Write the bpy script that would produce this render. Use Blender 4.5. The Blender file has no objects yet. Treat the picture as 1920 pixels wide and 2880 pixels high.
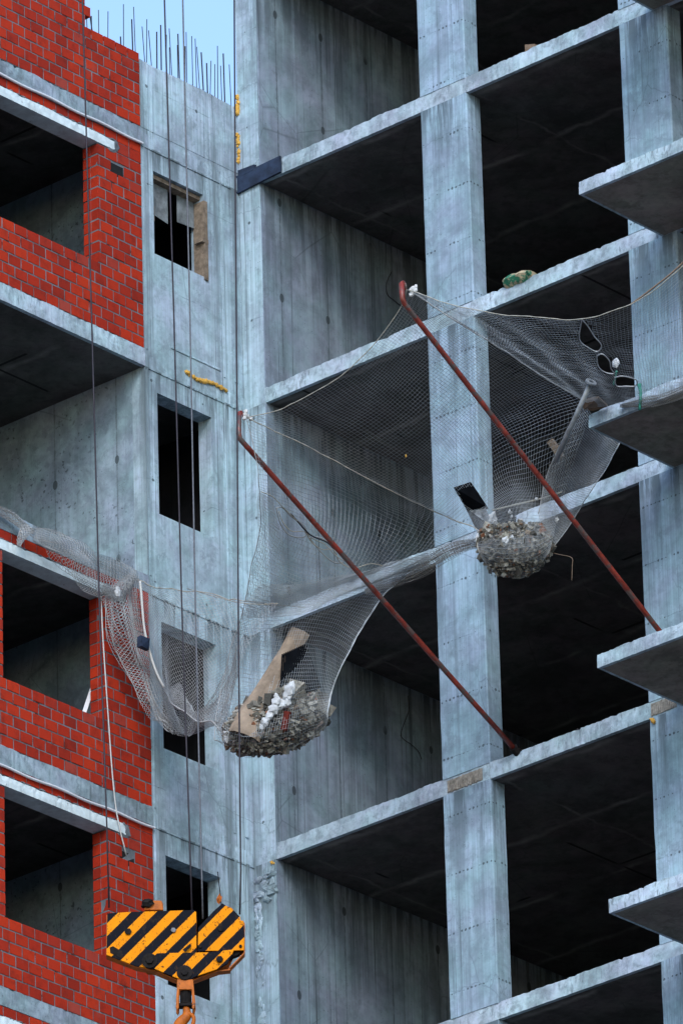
import bpy, math, random
from mathutils import Vector, Matrix, noise
random.seed(7)
R=math.radians
S=bpy.context.scene
# ---------------- camera, world, sun, exposure ----------------
cd=bpy.data.cameras.new("camera"); cam=bpy.data.objects.new("camera",cd); S.collection.objects.link(cam); S.camera=cam
cd.sensor_fit='VERTICAL'; cd.sensor_height=24; cd.lens=206.5333; cd.clip_start=.5; cd.clip_end=3000
cam.matrix_world=Matrix(((0.7443642,0.3023737,0.5953924,64.1194906),(0.6672974,-0.3031374,-0.6803101,-71.5304447),(-0.0252222,0.9037023,-0.4274178,1.7071652),(0.0000000,0.0000000,0.0000000,1.0000000)))
S.render.resolution_x=682; S.render.resolution_y=1024
W=bpy.data.worlds.new("World"); S.world=W; W.use_nodes=True
wn=W.node_tree; bg=wn.nodes['Background']; sk=wn.nodes.new('ShaderNodeTexSky'); sk.sky_type='NISHITA'; sk.sun_disc=False
SUN_EL,SUN_AZ=R(36),R(140)      # azimuth measured from +Y clockwise (towards +X)
sk.sun_elevation=SUN_EL; sk.sun_rotation=SUN_AZ; sk.air_density=1.3; sk.dust_density=.7; sk.ozone_density=3.2
wn.links.new(sk.outputs[0],bg.inputs[0]); bg.inputs[1].default_value=.15
sd=bpy.data.lights.new("sun",'SUN'); so=bpy.data.objects.new("sun",sd); S.collection.objects.link(so)
sd.energy=.85; sd.angle=R(20); sd.color=(1,.965,.92)
sv=Vector((math.sin(SUN_AZ)*math.cos(SUN_EL),math.cos(SUN_AZ)*math.cos(SUN_EL),math.sin(SUN_EL)))
so.rotation_euler=sv.to_track_quat('Z','Y').to_euler(); so.location=(30,-40,90)
S.view_settings.view_transform='Standard'; S.view_settings.look='None'; S.view_settings.gamma=1; S.view_settings.exposure=1.12
S.render.engine='CYCLES'; S.cycles.max_bounces=5; S.cycles.diffuse_bounces=3; S.cycles.transparent_max_bounces=16

# ---------------- material helpers ----------------
class NT:
    def __init__(s,name):
        s.m=bpy.data.materials.new(name); s.m.use_nodes=True; s.t=s.m.node_tree; s.b=s.t.nodes['Principled BSDF']
        g=s.t.nodes.new('ShaderNodeNewGeometry'); s.pos=g.outputs['Position']; s.rnd=g.outputs['Random Per Island']
    def n(s,t,**k):
        x=s.t.nodes.new('ShaderNode'+t)
        for a,b in k.items(): setattr(x,a,b)
        return x
    def l(s,a,b):
        if isinstance(a,(int,float)): b.default_value=a
        elif isinstance(a,tuple): b.default_value=(a+(1,)) if len(a)==3 and len(b.default_value)==4 else a
        else: s.t.links.new(a,b)
    def mth(s,op,a,b=0,c=0,clamp=False):
        x=s.n('Math',operation=op,use_clamp=clamp)
        s.l(a,x.inputs[0]); s.l(b,x.inputs[1])
        if op in('MULTIPLY_ADD','COMPARE'): s.l(c,x.inputs[2])
        return x.outputs[0]
    def vscale(s,v,sc,off=(0,0,0)):
        x=s.n('Mapping'); s.l(v,x.inputs[0]); x.inputs['Scale'].default_value=sc; x.inputs['Location'].default_value=off; return x.outputs[0]
    def noise(s,v,scale,detail=4,rough=.6,dist=0):
        x=s.n('TexNoise'); s.l(v,x.inputs['Vector']); x.inputs['Scale'].default_value=scale; x.inputs['Detail'].default_value=detail
        x.inputs['Roughness'].default_value=rough; x.inputs['Distortion'].default_value=dist; return x.outputs[0]
    def ramp(s,f,stops):
        x=s.n('ValToRGB'); s.l(f,x.inputs[0]); e=x.color_ramp.elements
        while len(e)<len(stops): e.new(.5)
        for q,(p,c) in zip(e,stops):
            q.position=p; q.color=(c,c,c,1) if isinstance(c,(int,float)) else c+(1,)
        return x.outputs[0]
    def mix(s,f,a,b,mode='MIX'):
        x=s.n('Mix',data_type='RGBA',blend_type=mode); s.l(f,x.inputs[0]); s.l(a,x.inputs[6]); s.l(b,x.inputs[7]); return x.outputs[2]
    def bump(s,h,st=.4,d=.01):
        x=s.n('Bump'); x.inputs['Strength'].default_value=st; x.inputs['Distance'].default_value=d; s.l(h,x.inputs['Height']); s.l(x.outputs[0],s.b.inputs['Normal'])
    def out(s,col,rough=.9,spec=.25,metal=0):
        s.l(col,s.b.inputs['Base Color']); s.l(rough,s.b.inputs['Roughness']); s.b.inputs['Specular IOR Level'].default_value=spec; s.b.inputs['Metallic'].default_value=metal
        return s.m

def concrete(name,base,streak=.5,lines=.5,fine=0,holes=None,grid=False,stain=.5,zscale=.35,seed=0,seam=None,ymask=None,blot=0):
    """bare cast concrete: mottling, soft vertical banding, thin run lines, board seams, tie holes"""
    s=NT(name); off=(seed*3.1,seed*1.7,seed*2.3); D=lambda k:tuple(min(1,c*k) for c in base)
    p=s.vscale(s.pos,(1,1,1),off)
    sp=s.n('SeparateXYZ'); s.l(s.pos,sp.inputs[0]); x,y,z=sp.outputs
    n1=s.noise(p,1.1,7,.66,.4); n2=s.noise(p,7,6,.7,.3); n3=s.noise(s.vscale(s.pos,(5,5,zscale),off),1,6,.66,.15)
    n4=s.noise(s.vscale(s.pos,(26,26,zscale*1.4),off),1,4,.6)
    col=s.mix(s.ramp(n1,[(.32,0.),(.68,1.)]),D(.56),D(1.34))
    hue=s.noise(s.vscale(s.pos,(1,1,1),(seed,7,3)),1.7,4,.6)
    col=s.mix(1.,col,s.mix(s.ramp(hue,[(.38,0.),(.62,1.)]),(1.05,.97,1.06),(.93,1.02,1.0)),'MULTIPLY')
    col=s.mix(s.mth('MULTIPLY',s.ramp(n2,[(.34,1.),(.52,0.)]),stain*.75),col,D(.45))
    col=s.mix(s.mth('MULTIPLY',s.ramp(n2,[(.55,0.),(.72,1.)]),stain*.5),col,D(1.5))
    n8=s.noise(s.vscale(s.pos,(1,1,.8),(off[1],2,off[0])),2.4,9,.74,.2)
    col=s.mix(s.mth('MULTIPLY',s.ramp(n8,[(.555,0.),(.575,1.)]),.30*min(1,stain+.3)),col,D(1.42))
    col=s.mix(s.mth('MULTIPLY',s.ramp(n8,[(.405,1.),(.425,0.)]),.42*min(1,stain+.3)),col,D(.48))
    mk=s.ramp(s.noise(s.vscale(s.pos,(.8,.8,.45),off),1,3),[(.40,.15),(.62,1.)])
    if ymask:
        d=s.mth('ABSOLUTE',s.mth('SUBTRACT',y,ymask[0])); mk=s.mth('ADD',s.mth('MULTIPLY',mk,.35),s.mth('MULTIPLY',s.ramp(d,[(ymask[1]-.06,0.),(ymask[1]+.04,1.)]),.75),clamp=True)
    if streak:
        col=s.mix(s.mth('MULTIPLY',s.mth('MULTIPLY',s.ramp(n3,[(.36,1.),(.50,0.)]),mk),streak),col,D(.5))
        col=s.mix(s.mth('MULTIPLY',s.mth('MULTIPLY',s.ramp(n3,[(.52,0.),(.66,1.)]),mk),streak*.8),col,D(1.5))
    if lines:
        col=s.mix(s.mth('MULTIPLY',s.mth('MULTIPLY',s.ramp(n4,[(.35,1.),(.43,0.)]),mk),lines),col,D(.3))
    if fine:
        n5=s.noise(s.vscale(s.pos,(50,50,.4),off),1,2,.5)
        col=s.mix(s.mth('MULTIPLY',s.ramp(n5,[(.38,1.),(.6,0.)]),fine),col,D(.6))
    if blot:
        b=s.noise(p,16,3,.6); b2=s.noise(s.vscale(s.pos,(1,1,1),(3,seed,8)),1.3,3)
        col=s.mix(s.mth('MULTIPLY',s.mth('MULTIPLY',s.ramp(b,[(.60,0.),(.64,1.)]),s.ramp(b2,[(.48,0.),(.58,1.)])),blot),col,D(.22))
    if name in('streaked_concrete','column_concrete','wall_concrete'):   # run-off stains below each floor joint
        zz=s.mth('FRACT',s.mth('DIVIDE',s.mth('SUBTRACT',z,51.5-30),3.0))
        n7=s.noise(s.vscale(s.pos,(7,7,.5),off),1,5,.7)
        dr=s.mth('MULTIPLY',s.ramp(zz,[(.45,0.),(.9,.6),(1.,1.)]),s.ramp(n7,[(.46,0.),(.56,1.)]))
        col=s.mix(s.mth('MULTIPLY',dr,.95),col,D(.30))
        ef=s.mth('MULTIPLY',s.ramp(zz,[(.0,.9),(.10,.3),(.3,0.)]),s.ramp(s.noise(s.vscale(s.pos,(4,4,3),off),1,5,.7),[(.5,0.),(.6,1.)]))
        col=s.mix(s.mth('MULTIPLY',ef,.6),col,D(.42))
    pits=s.n('TexVoronoi'); s.l(p,pits.inputs['Vector']); pits.inputs['Scale'].default_value=22
    pit=s.ramp(pits.outputs[0],[(.0,1.),(.10,1.),(.15,0.)])
    pm=s.mth('MULTIPLY',pit,s.ramp(s.noise(p,2.3,2),[(.5,0.),(.62,1.)]))
    col=s.mix(s.mth('MULTIPLY',pm,.75),col,D(.25))
    crk=s.n('TexVoronoi'); crk.feature='DISTANCE_TO_EDGE'; s.l(s.mix(.12,p,s.n('TexNoise').outputs[1]),crk.inputs['Vector']); crk.inputs['Scale'].default_value=.9
    col=s.mix(s.mth('MULTIPLY',s.ramp(crk.outputs[0],[(.0,1.),(.006,0.)]),s.ramp(s.noise(p,.7,1),[(.52,0.),(.6,.55)])),col,D(.35))
    h=s.mth('ADD',s.mth('MULTIPLY',n2,.6),s.mth('MULTIPLY',n3,.4 if streak else .1))
    wy=s.mth('MULTIPLY',s.mth('SUBTRACT',s.noise(p,3,2),.5),.03)
    def per(c,P,o): return s.mth('MULTIPLY',s.mth('SUBTRACT',s.mth('FRACT',s.mth('DIVIDE',s.mth('ADD',c,o),P)),.5),P)
    if seam:   # vertical board seams with tie plugs: axis, period, offset
        ax,P,o=seam; c=y if ax=='y' else x
        f=per(s.mth('ADD',c,s.mth('MULTIPLY',wy,.35)),P,o); fa=s.mth('ABSOLUTE',f)
        w=s.mth('MULTIPLY',s.ramp(s.noise(s.vscale(s.pos,(1,1,2.5),off),3,4,.7),[(.42,.15),(.7,1.)]),.020)
        col=s.mix(s.mth('MULTIPLY',s.mth('LESS_THAN',fa,w),.72),col,D(.34))
        col=s.mix(s.mth('MULTIPLY',s.ramp(fa,[(.0,1.),(.10,0.)]),.30),col,D(.5))
        fz=per(z,1.31,.4); fz2=s.mth('MULTIPLY',fz,.62)
        d=s.mth('SQRT',s.mth('ADD',s.mth('MULTIPLY',f,f),s.mth('MULTIPLY',fz2,fz2)))
        plug=s.mth('MULTIPLY',s.mth('LESS_THAN',s.mth('ADD',d,s.mth('MULTIPLY',wy,.7)),.036),s.ramp(s.noise(p,.9,1),[(.45,0.),(.5,.8)]))
        col=s.mix(plug,col,D(.16))
    if holes:
        px,pz,ox,oz,r=holes
        fx=per(s.mth('ADD',x,y),px,ox)
        wob=s.mth('MULTIPLY',s.mth('SUBTRACT',s.noise(p,14,1),.5),.03)
        fz=s.mth('ADD',per(z,pz,oz),wob)
        d=s.mth('SQRT',s.mth('ADD',s.mth('MULTIPLY',fx,fx),s.mth('MULTIPLY',fz,fz)))
        rr=s.mth('MULTIPLY',s.ramp(s.noise(p,8,1),[(.36,0.),(.62,1.)]),r)
        dm=s.mth('LESS_THAN',d,rr)
        line=s.mth('MULTIPLY',s.mth('LESS_THAN',s.mth('ABSOLUTE',fz),.005),s.ramp(s.noise(p,3,2),[(.5,0.),(.65,.4)]))
        col=s.mix(s.mth('MAXIMUM',s.mth('MULTIPLY',dm,.85),line),col,D(.18))
        h=s.mth('SUBTRACT',h,s.mth('MULTIPLY',dm,1.))
    if grid:  # ceilings: soft pale formwork seams and a few dark gaps
        wx=s.mth('MULTIPLY',s.mth('SUBTRACT',s.noise(p,1.3,4,.6),.5),.34)
        f=s.mth('ABSOLUTE',per(s.mth('ADD',y,wx),1.5,.62)); g_=s.mth('ABSOLUTE',per(s.mth('ADD',x,wx),3.1,.9))
        sm=s.mth('MAXIMUM',s.ramp(f,[(0.,1.),(.07,0.)]),s.mth('MULTIPLY',s.ramp(g_,[(0.,1.),(.035,0.)]),.7))
        col=s.mix(s.mth('MULTIPLY',sm,s.ramp(s.noise(p,1.6,4),[(.38,.0),(.62,1.)])),col,D(2.4))
        gap=s.mth('MAXIMUM',s.mth('LESS_THAN',s.mth('ABSOLUTE',per(y,1.5,.75)),.022),s.mth('LESS_THAN',s.mth('ABSOLUTE',per(x,2.2,.2)),.018))
        col=s.mix(s.mth('MULTIPLY',gap,s.ramp(s.noise(p,.8,1),[(.58,0.),(.6,.9)])),col,D(.12))
    s.bump(h,.4,.014)
    return s.out(col,.92,.2)

B0=(.30,.35,.385)
M={}
M['strip']=concrete('streaked_concrete',(.37,.485,.55),.95,.75,.3,holes=(.9,1.33,.3,.2,.026),stain=.7,zscale=.18,seed=2,ymask=(-1.06,.52))
M['col']=concrete('column_concrete',(.305,.425,.515),.5,.7,.35,holes=(.0605,.735,0,.05,.017),stain=.55,zscale=.16,seed=4)
M['wall']=concrete('wall_concrete',(.225,.29,.345),.7,1.0,.0,stain=.4,zscale=.12,seed=6,seam=('y',.84,.087))
M['loggia']=concrete('blotched_concrete',(.30,.40,.47),.3,.35,0,stain=.6,zscale=.5,seed=7,seam=('x',1.02,.985),blot=.75)
M['edge']=concrete('slab_edge_concrete',(.37,.46,.52),.4,.7,.0,stain=1.0,zscale=5,seed=8)
M['edge_l']=concrete('stained_edge_concrete',(.26,.33,.375),.5,.6,.0,stain=1.0,zscale=4,seed=18)
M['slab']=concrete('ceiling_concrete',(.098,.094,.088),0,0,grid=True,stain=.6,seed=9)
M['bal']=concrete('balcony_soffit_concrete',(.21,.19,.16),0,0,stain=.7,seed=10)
M['inner']=concrete('inner_shade_concrete',(.02,.021,.024),.3,seed=11)  # near-black concrete, interior shade put into the base colour

def brickmat():
    s=NT('red_clay_block')
    sp=s.n('SeparateXYZ'); s.l(s.pos,sp.inputs[0])
    col=s.ramp(s.rnd,[(0.,(.27,.017,.006)),(.3,(.41,.024,.006)),(.65,(.51,.034,.006)),(.93,(.36,.022,.007)),(1.,(.36,.075,.055))])
    n=s.noise(s.pos,5,5,.7); col=s.mix(s.mth('MULTIPLY',s.ramp(n,[(.50,0.),(.72,1.)]),.55),col,(.08,.010,.007))
    n2=s.noise(s.pos,2.1,5,.6); col=s.mix(s.mth('MULTIPLY',s.ramp(n2,[(.62,0.),(.75,1.)]),.3),col,(.26,.10,.09))
    g=s.mth('SINE',s.mth('MULTIPLY',s.mth('ADD',sp.outputs[0],sp.outputs[1]),420))
    col=s.mix(s.mth('MULTIPLY',s.mth('GREATER_THAN',g,.35),.38),col,(.10,.006,.003))
    s.bump(s.mth('ADD',s.mth('MULTIPLY',g,.4),n),.35,.006)
    return s.out(col,.85,.25)
M['brick']=brickmat()
def simple(name,col,rough=.8,var=.3,scale=8,metal=0,spec=.3,dark=None,thr=.5):
    s=NT(name); n=s.noise(s.pos,scale,5,.65)
    c=s.mix(s.ramp(n,[(.3,0.),(.7,1.)]),tuple(x*(1-var) for x in col),tuple(min(1,x*(1+var)) for x in col))
    if dark: c=s.mix(s.ramp(s.noise(s.pos,scale*.7,6,.75),[(thr,0.),(thr+.06,1.)]),c,dark)
    s.bump(n,.25,.01)
    return s.out(c,rough,spec,metal)
M['mortar']=simple('grey_mortar',(.13,.15,.17),.95,.5,4,dark=(.03,.033,.036),thr=.56)
M['joint']=simple('brown_joint_mortar',(.24,.22,.19),.9,.5,20)
M['lintel']=simple('white_lintel_concrete',(.58,.68,.72),.9,.22,6,dark=(.25,.26,.27),thr=.62)
M['pipe_red']=simple('rusty_red_paint',(.19,.026,.016),.38,.6,7,dark=(.09,.065,.06),thr=.50,spec=.5)
M['pvc']=simple('white_plastic',(.66,.67,.72),.4,.06,5)
M['foam']=simple('yellow_foam',(.60,.34,.07),.9,.3,30)
M['navy']=simple('navy_board',(.018,.03,.06),.6,.6,6,dark=(.1,.12,.15),thr=.64)
M['rebar']=simple('dark_steel_bar',(.035,.035,.045),.7,.3,20)
M['cable']=simple('steel_cable',(.03,.026,.034),.5,.3,30,metal=.3)
M['cable_l']=simple('grey_steel_cable',(.11,.115,.13),.5,.3,30,metal=.3)
M['net']=simple('grey_net_cord',(.38,.41,.44),.85,.35,2.5)
M['net_d']=simple('dark_net_cord',(.17,.165,.155),.85,.4,2.5)  # darker cord colour for the bundled netting
M['net_w']=simple('pale_net_cord',(.36,.37,.38),.85,.3,2.5)
M['rope']=simple('pale_rope',(.38,.36,.31),.9,.3,60)
M['rope_w']=simple('white_rope',(.55,.55,.54),.9,.2,60)
M['rope_br']=simple('brown_rope',(.22,.16,.12),.9,.3,60)
M['green']=simple('green_strap',(.03,.20,.15),.7,.3,20)
M['timber']=simple('weathered_timber',(.20,.155,.115),.85,.45,16,dark=(.1,.07,.05),thr=.6)
M['sheet']=simple('grey_sheeting',(.16,.18,.19),.7,.5,9)
M['hole']=simple('hollow_shade',(.012,.012,.013),.95,.3,9)  # near-black colour painting the shade inside small hollows
M['card']=simple('tan_cardboard',(.24,.185,.14),.9,.45,4)
M['white']=simple('white_foam_scrap',(.52,.54,.56),.9,.25,10)
M['black']=simple('black_plastic',(.005,.006,.008),.9,.4,9,spec=.03)
M['brick_old']=simple('old_dark_brick',(.13,.018,.012),.9,.4,14)
M['ply']=simple('brown_plywood',(.16,.11,.075),.8,.4,12)
M['sackg']=simple('printed_sack_paper',(.40,.33,.22),.8,.3,9,dark=(.03,.17,.10),thr=.49)
M['dirt']=simple('ground_dirt',(.125,.12,.112),.95,.35,.6)
M['steel_g']=simple('galvanised_steel',(.26,.28,.30),.5,.25,12,metal=.3)
M['rag']=simple('grey_rag',(.20,.22,.24),.9,.6,15)
M['hook_or']=simple('worn_shaded_orange_paint',(.40,.095,.003),.6,.3,12,dark=(.10,.04,.02),thr=.60)  # worn paint, also darkened to carry the shade on the block's undersides
M['hook_dk']=simple('greasy_dark_steel',(.012,.010,.010),.75,.6,14,spec=.1)
def rubblemat():
    s=NT('broken_rubble')
    col=s.ramp(s.rnd,[(0.,(.06,.06,.055)),(.3,(.19,.18,.155)),(.6,(.33,.315,.27)),(.8,(.46,.45,.41)),(.92,(.19,.14,.10)),(.975,(.30,.10,.04)),(1.,(.5,.5,.48))])
    n=s.noise(s.pos,30,4); col=s.mix(s.ramp(n,[(.35,.6),(.6,0.)]),col,(.06,.055,.05)); s.bump(n,.5,.02)
    return s.out(col,.95,.2)
M['rubble']=rubblemat()
def stripemat():
    s=NT('hazard_stripes'); tc=s.n('TexCoord'); sp=s.n('SeparateXYZ'); s.l(tc.outputs['Object'],sp.inputs[0])
    x,y,z=sp.outputs
    wob=s.mth('MULTIPLY',s.mth('SUBTRACT',s.noise(s.pos,25,2),.5),.010)
    f=s.mth('FRACT',s.mth('DIVIDE',s.mth('ADD',s.mth('SUBTRACT',x,s.mth('MULTIPLY',z,.97)),s.mth('ADD',wob,1.325)),.28))
    k=s.mth('LESS_THAN',f,.5)
    wear=s.ramp(s.noise(s.pos,11,7,.78),[(.58,0.),(.61,1.)])
    wear2=s.ramp(s.noise(s.vscale(s.pos,(1,1,.4),(5,3,1)),34,5,.8),[(.60,0.),(.64,1.)])
    o=s.mix(wear,s.mix(s.noise(s.pos,5,4),(.66,.185,.002),(.82,.30,.003)),(.10,.03,.008)); o=s.mix(wear2,o,(.12,.04,.01))
    d=s.mix(wear,(.004,.0045,.009),(.02,.015,.012)); d=s.mix(wear2,d,(.04,.02,.012))
    s.bump(wear,.3,.004)
    return s.out(s.mix(k,o,d),.75,.12)
M['stripe']=stripemat()

# ---------------- object helpers ----------------
def link(o,parent=None):
    S.collection.objects.link(o)
    if parent: o.parent=parent
    return o
def empty(name,loc,label,cat,group=None,rz=0):
    o=bpy.data.objects.new(name,None); o.location=loc; o.rotation_euler=(0,0,rz); o['label']=label; o['category']=cat
    if group:o['group']=group
    return link(o)
class MB:
    def __init__(s): s.v=[]; s.f=[]; s.mi=[]; s.cur=0
    def add(s,vs,fs):
        n=len(s.v); s.v+= [tuple(v) for v in vs]; s.f+=[tuple(i+n for i in f) for f in fs]; s.mi+=[s.cur]*len(fs)
    def box(s,x0,x1,y0,y1,z0,z1,j=0):
        vs=[(x,y,z) for x in(x0,x1) for y in(y0,y1) for z in(z0,z1)]
        if j: vs=[tuple(c+random.uniform(-j,j) for c in v) for v in vs]
        s.add(vs,[(0,1,3,2),(4,6,7,5),(0,4,5,1),(2,3,7,6),(0,2,6,4),(1,5,7,3)])
    def hexa(s,vs): s.add(vs,[(0,1,3,2),(4,6,7,5),(0,4,5,1),(2,3,7,6),(0,2,6,4),(1,5,7,3)])
    def tube(s,pts,r,k=6,cap=True):
        pts=[Vector(p) for p in pts]; n=len(pts); vs=[]; up=None
        for i,p in enumerate(pts):
            t=(pts[min(i+1,n-1)]-pts[max(i-1,0)]);
            if t.length<1e-7: t=Vector((0,0,1))
            t.normalize()
            if up is None: up=Vector((0,0,1)) if abs(t.z)<.9 else Vector((1,0,0))
            a=t.cross(up)
            if a.length<1e-4: a=t.cross(Vector((1,.3,0)))
            a.normalize(); b=a.cross(t); up=b
            rr=r[i] if isinstance(r,(list,tuple)) else r
            for q in range(k):
                c=2*math.pi*q/k; vs.append(p+(a*math.cos(c)+b*math.sin(c))*rr)
        fs=[(i*k+q,i*k+(q+1)%k,(i+1)*k+(q+1)%k,(i+1)*k+q) for i in range(n-1) for q in range(k)]
        if cap: fs+=[tuple(range(k))[::-1],tuple(range((n-1)*k,n*k))]
        s.add(vs,fs)
    def prism(s,poly,d0,d1,axes='xz'):
        """polygon in (x,z) extruded along y from d0 to d1"""
        n=len(poly); vs=[(a,d0,b) for a,b in poly]+[(a,d1,b) for a,b in poly]
        s.add(vs,[tuple(range(n)),tuple(range(n,2*n))[::-1]]+[(i,n+i,n+(i+1)%n,(i+1)%n) for i in range(n)])
    def blob(s,c,r,seed=0,amp=.35,sub=2):
        import bmesh
        bm=bmesh.new(); bmesh.ops.create_icosphere(bm,subdivisions=sub,radius=1)
        c=Vector(c); r=Vector(r) if hasattr(r,'__len__') else Vector((r,r,r))
        vs=[]
        for v in bm.verts:
            k=1+amp*noise.noise(v.co*1.7+Vector((seed*3.3,seed,0)))*1.6
            vs.append(c+Vector((v.co.x*r.x,v.co.y*r.y,v.co.z*r.z))*k)
        s.add(vs,[tuple(q.index for q in f.verts) for f in bm.faces]); bm.free()
    def build(s,name,mats,parent=None,loc=(0,0,0),smooth=False,bevel=0):
        me=bpy.data.meshes.new(name); L=Vector(loc)
        pl=parent.matrix_basis.translation if parent else Vector((0,0,0))
        me.from_pydata([Vector(v)-L for v in s.v],[],s.f)
        for m in (mats if isinstance(mats,list) else [mats]): me.materials.append(m)
        if isinstance(mats,list): me.polygons.foreach_set('material_index',s.mi)
        if smooth: me.polygons.foreach_set('use_smooth',[True]*len(s.f))
        me.validate(); me.update()
        import bmesh
        if len(s.f)<60000 and not getattr(s,'wire',False):
            bm=bmesh.new(); bm.from_mesh(me); bmesh.ops.recalc_face_normals(bm,faces=bm.faces); bm.to_mesh(me); bm.free()
        o=bpy.data.objects.new(name,me)
        if parent: S.collection.objects.link(o); o.parent=parent
        else: o.location=L; S.collection.objects.link(o)
        if bevel:
            b=o.modifiers.new('bevel','BEVEL'); b.width=bevel; b.segments=2; b.limit_method='ANGLE'
        return o
def part(mb,name,mat,root,**k):
    """mesh written in world coordinates, parented to an unrotated root"""
    return mb.build(name,mat,root,loc=tuple(root.location),**k)
def sub(mb,name,mat,parent,root,**k):
    return mb.build(name,mat,parent,loc=tuple(root.location),**k)
def tag(o,label,cat,group=None,kind=None):
    if label:o['label']=label
    if cat:o['category']=cat
    if group:o['group']=group
    if kind:o['kind']=kind
    return o
def single(mb,name,mat,label,cat,group=None,**k):
    v=mb.v[0]; c=Vector((0,0,0))
    for q in mb.v: c+=Vector(q)
    c/=len(mb.v); c.z=min(q[2] for q in mb.v)
    return tag(mb.build(name,mat,None,loc=c,**k),label,cat,group)

# ---------------- setting ----------------
g=MB(); g.add([(-900,-900,0),(900,-900,0),(900,900,0),(-900,900,0)],[(0,1,2,3)])
o=g.build('ground',M['dirt']); o['kind']='structure'

Z=lambda k:51.5-3*(k-1)         # underside of slab k
def rough_edge(mb,p0,p1,zb,zt,depth,n,jt=.012,chips=.05,seed=0):
    """slab edge strip: front face from p0 to p1 (xy), ragged along the top and slightly along the bottom"""
    p0=Vector(p0);p1=Vector(p1);d=(p1-p0);nn=Vector((d.y,-d.x)).normalized()
    L=d.length; rows=[]
    for i in range(n+1):
        t=i/n; p=p0+d*t; q=t*L*2.2+seed*7.7
        a=noise.noise(Vector((q*4,seed,0))); b=noise.noise(Vector((q*11,seed,3))); c=noise.noise(Vector((q*1.1,seed,5))); e=noise.noise(Vector((q*6,seed,9)))
        zt2=zt+jt*(a*.8+b*.8)+(.02*c) - (chips*max(0,e-.35)*2)
        zb2=zb+jt*.35*noise.noise(Vector((q*5,seed,13)))
        f=.006*b
        rows.append([(p.x-nn.x*depth,p.y-nn.y*depth,zb),(p.x+nn.x*f,p.y+nn.y*f,zb2),(p.x+nn.x*(f+.004*a),p.y+nn.y*(f+.004*a),(zb2+zt2)/2),(p.x-nn.x*(.004+.02*abs(a)),p.y-nn.y*(.004+.02*abs(a)),zt2),(p.x-nn.x*depth,p.y-nn.y*depth,zt+.001)])
    k=5; vs=[v for r in rows for v in r]
    fs=[(i*k+j,(i+1)*k+j,(i+1)*k+j+1,i*k+j+1) for i in range(n) for j in range(4)]
    fs+=[tuple(range(k)),tuple(range(n*k,n*k+k))[::-1]]
    mb.add(vs,fs)

# ================= right building: open concrete frame =================
FB=empty('concrete_frame_building',(6,3,0),'grey bare concrete frame building with open dark storeys, square columns and projecting balcony slabs','building')
for k in range(0,7):
    zb=Z(k); m=MB()
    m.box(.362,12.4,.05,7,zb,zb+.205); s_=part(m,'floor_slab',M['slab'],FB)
    e=MB(); rough_edge(e,(.0 if k in(1,) else .2,-.004),(12.4,-.004),zb-.001,zb+.208,.056,300,.010,.05,seed=k+1)
    sub(e,'slab_edge',M['edge'],s_,FB)
for i,x in enumerate((2.965,6.10,9.24)):
    m=MB()
    for k in range(-1,6):
        dx=random.uniform(-.008,.008)
        z0=Z(k+1)+.204; z1=Z(k)+.001
        n=14; w=.73; d=.24
        ring=[]
        for q in range(n+1):
            z=z0+(z1-z0)*q/n; j=lambda s:.006*noise.noise(Vector((z*3,s+i*9,k)))
            ring+= [(x+dx+j(1),0+j(2),z),(x+dx+.012,-.006,z),(x+dx+w-.014+j(3),-.006,z),(x+dx+w+j(4),.008,z),(x+dx+w+j(5),d,z),(x+dx+j(6),d,z)]
        fs=[(q*6+a,q*6+(a+1)%6,(q+1)*6+(a+1)%6,(q+1)*6+a) for q in range(n) for a in range(6)]
        m.add(ring,fs+[tuple(range(6)),tuple(range(n*6,n*6+6))])
    part(m,'column',M['col'],FB)
m=MB()
for k in range(-1,6):
    z0=Z(k+1)+.206; z1=Z(k)
    j=random.uniform(-.004,.004)
    m.box(0.0+.001,.36+j,.0+.001,7,z0-.206,z1)
part(m,'side_wall',M['wall'],FB)
m=MB()   # front end of the side wall
for k in range(-1,6):
    z0=Z(k+1)+(.0 if k!=0 else .2); z1=Z(k)-.0
    m.box(0.012,.345,-.012,.0,z0,z1+(0 if k!=1 else 0),j=.003)
part(m,'wall_end',M['strip'],FB)
m=MB(); m.box(.36,12.4,6.4,6.6,Z(6),Z(-1)); part(m,'added_back_wall',M['inner'],FB)  # unseen wall added so that the bays stay dark
m=MB(); m.box(12.4,12.6,0,6.6,Z(6),Z(-1)); part(m,'added_end_wall',M['inner'],FB)  # unseen, added to stop light entering from the right end
for k in range(1,6):
    zb=Z(k); x0=6.61+(.0,.0,.0,-.02,0)[k-1]
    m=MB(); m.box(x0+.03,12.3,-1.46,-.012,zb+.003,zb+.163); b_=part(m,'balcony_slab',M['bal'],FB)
    e=MB(); rough_edge(e,(x0,-1.5),(12.3,-1.5),zb,zb+.168,.05,230,.011,.05,seed=20+k); rough_edge(e,(x0,-.012),(x0,-1.452),zb,zb+.166,.034,50,.008,.03,seed=30+k)
    sub(e,'slab_rim',M['edge'],b_,FB)
# construction joint patches at column heads
m=MB()
for (x,k,w) in((3.05,4,.52),(6.14,4,.36)):
    m=MB()
    m.box(x-.01,x+w+.01,-.011,-.0065,Z(k)+.02,Z(k)+.17)
    for q in range(int(w/.028)):
        m.box(x+q*.028,x+q*.028+.020,-.018,-.006,Z(k)+.01+random.uniform(0,.02),Z(k)+.14+random.uniform(-.03,.04))
    part(m,'exposed_joint',M['joint'],FB)
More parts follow.
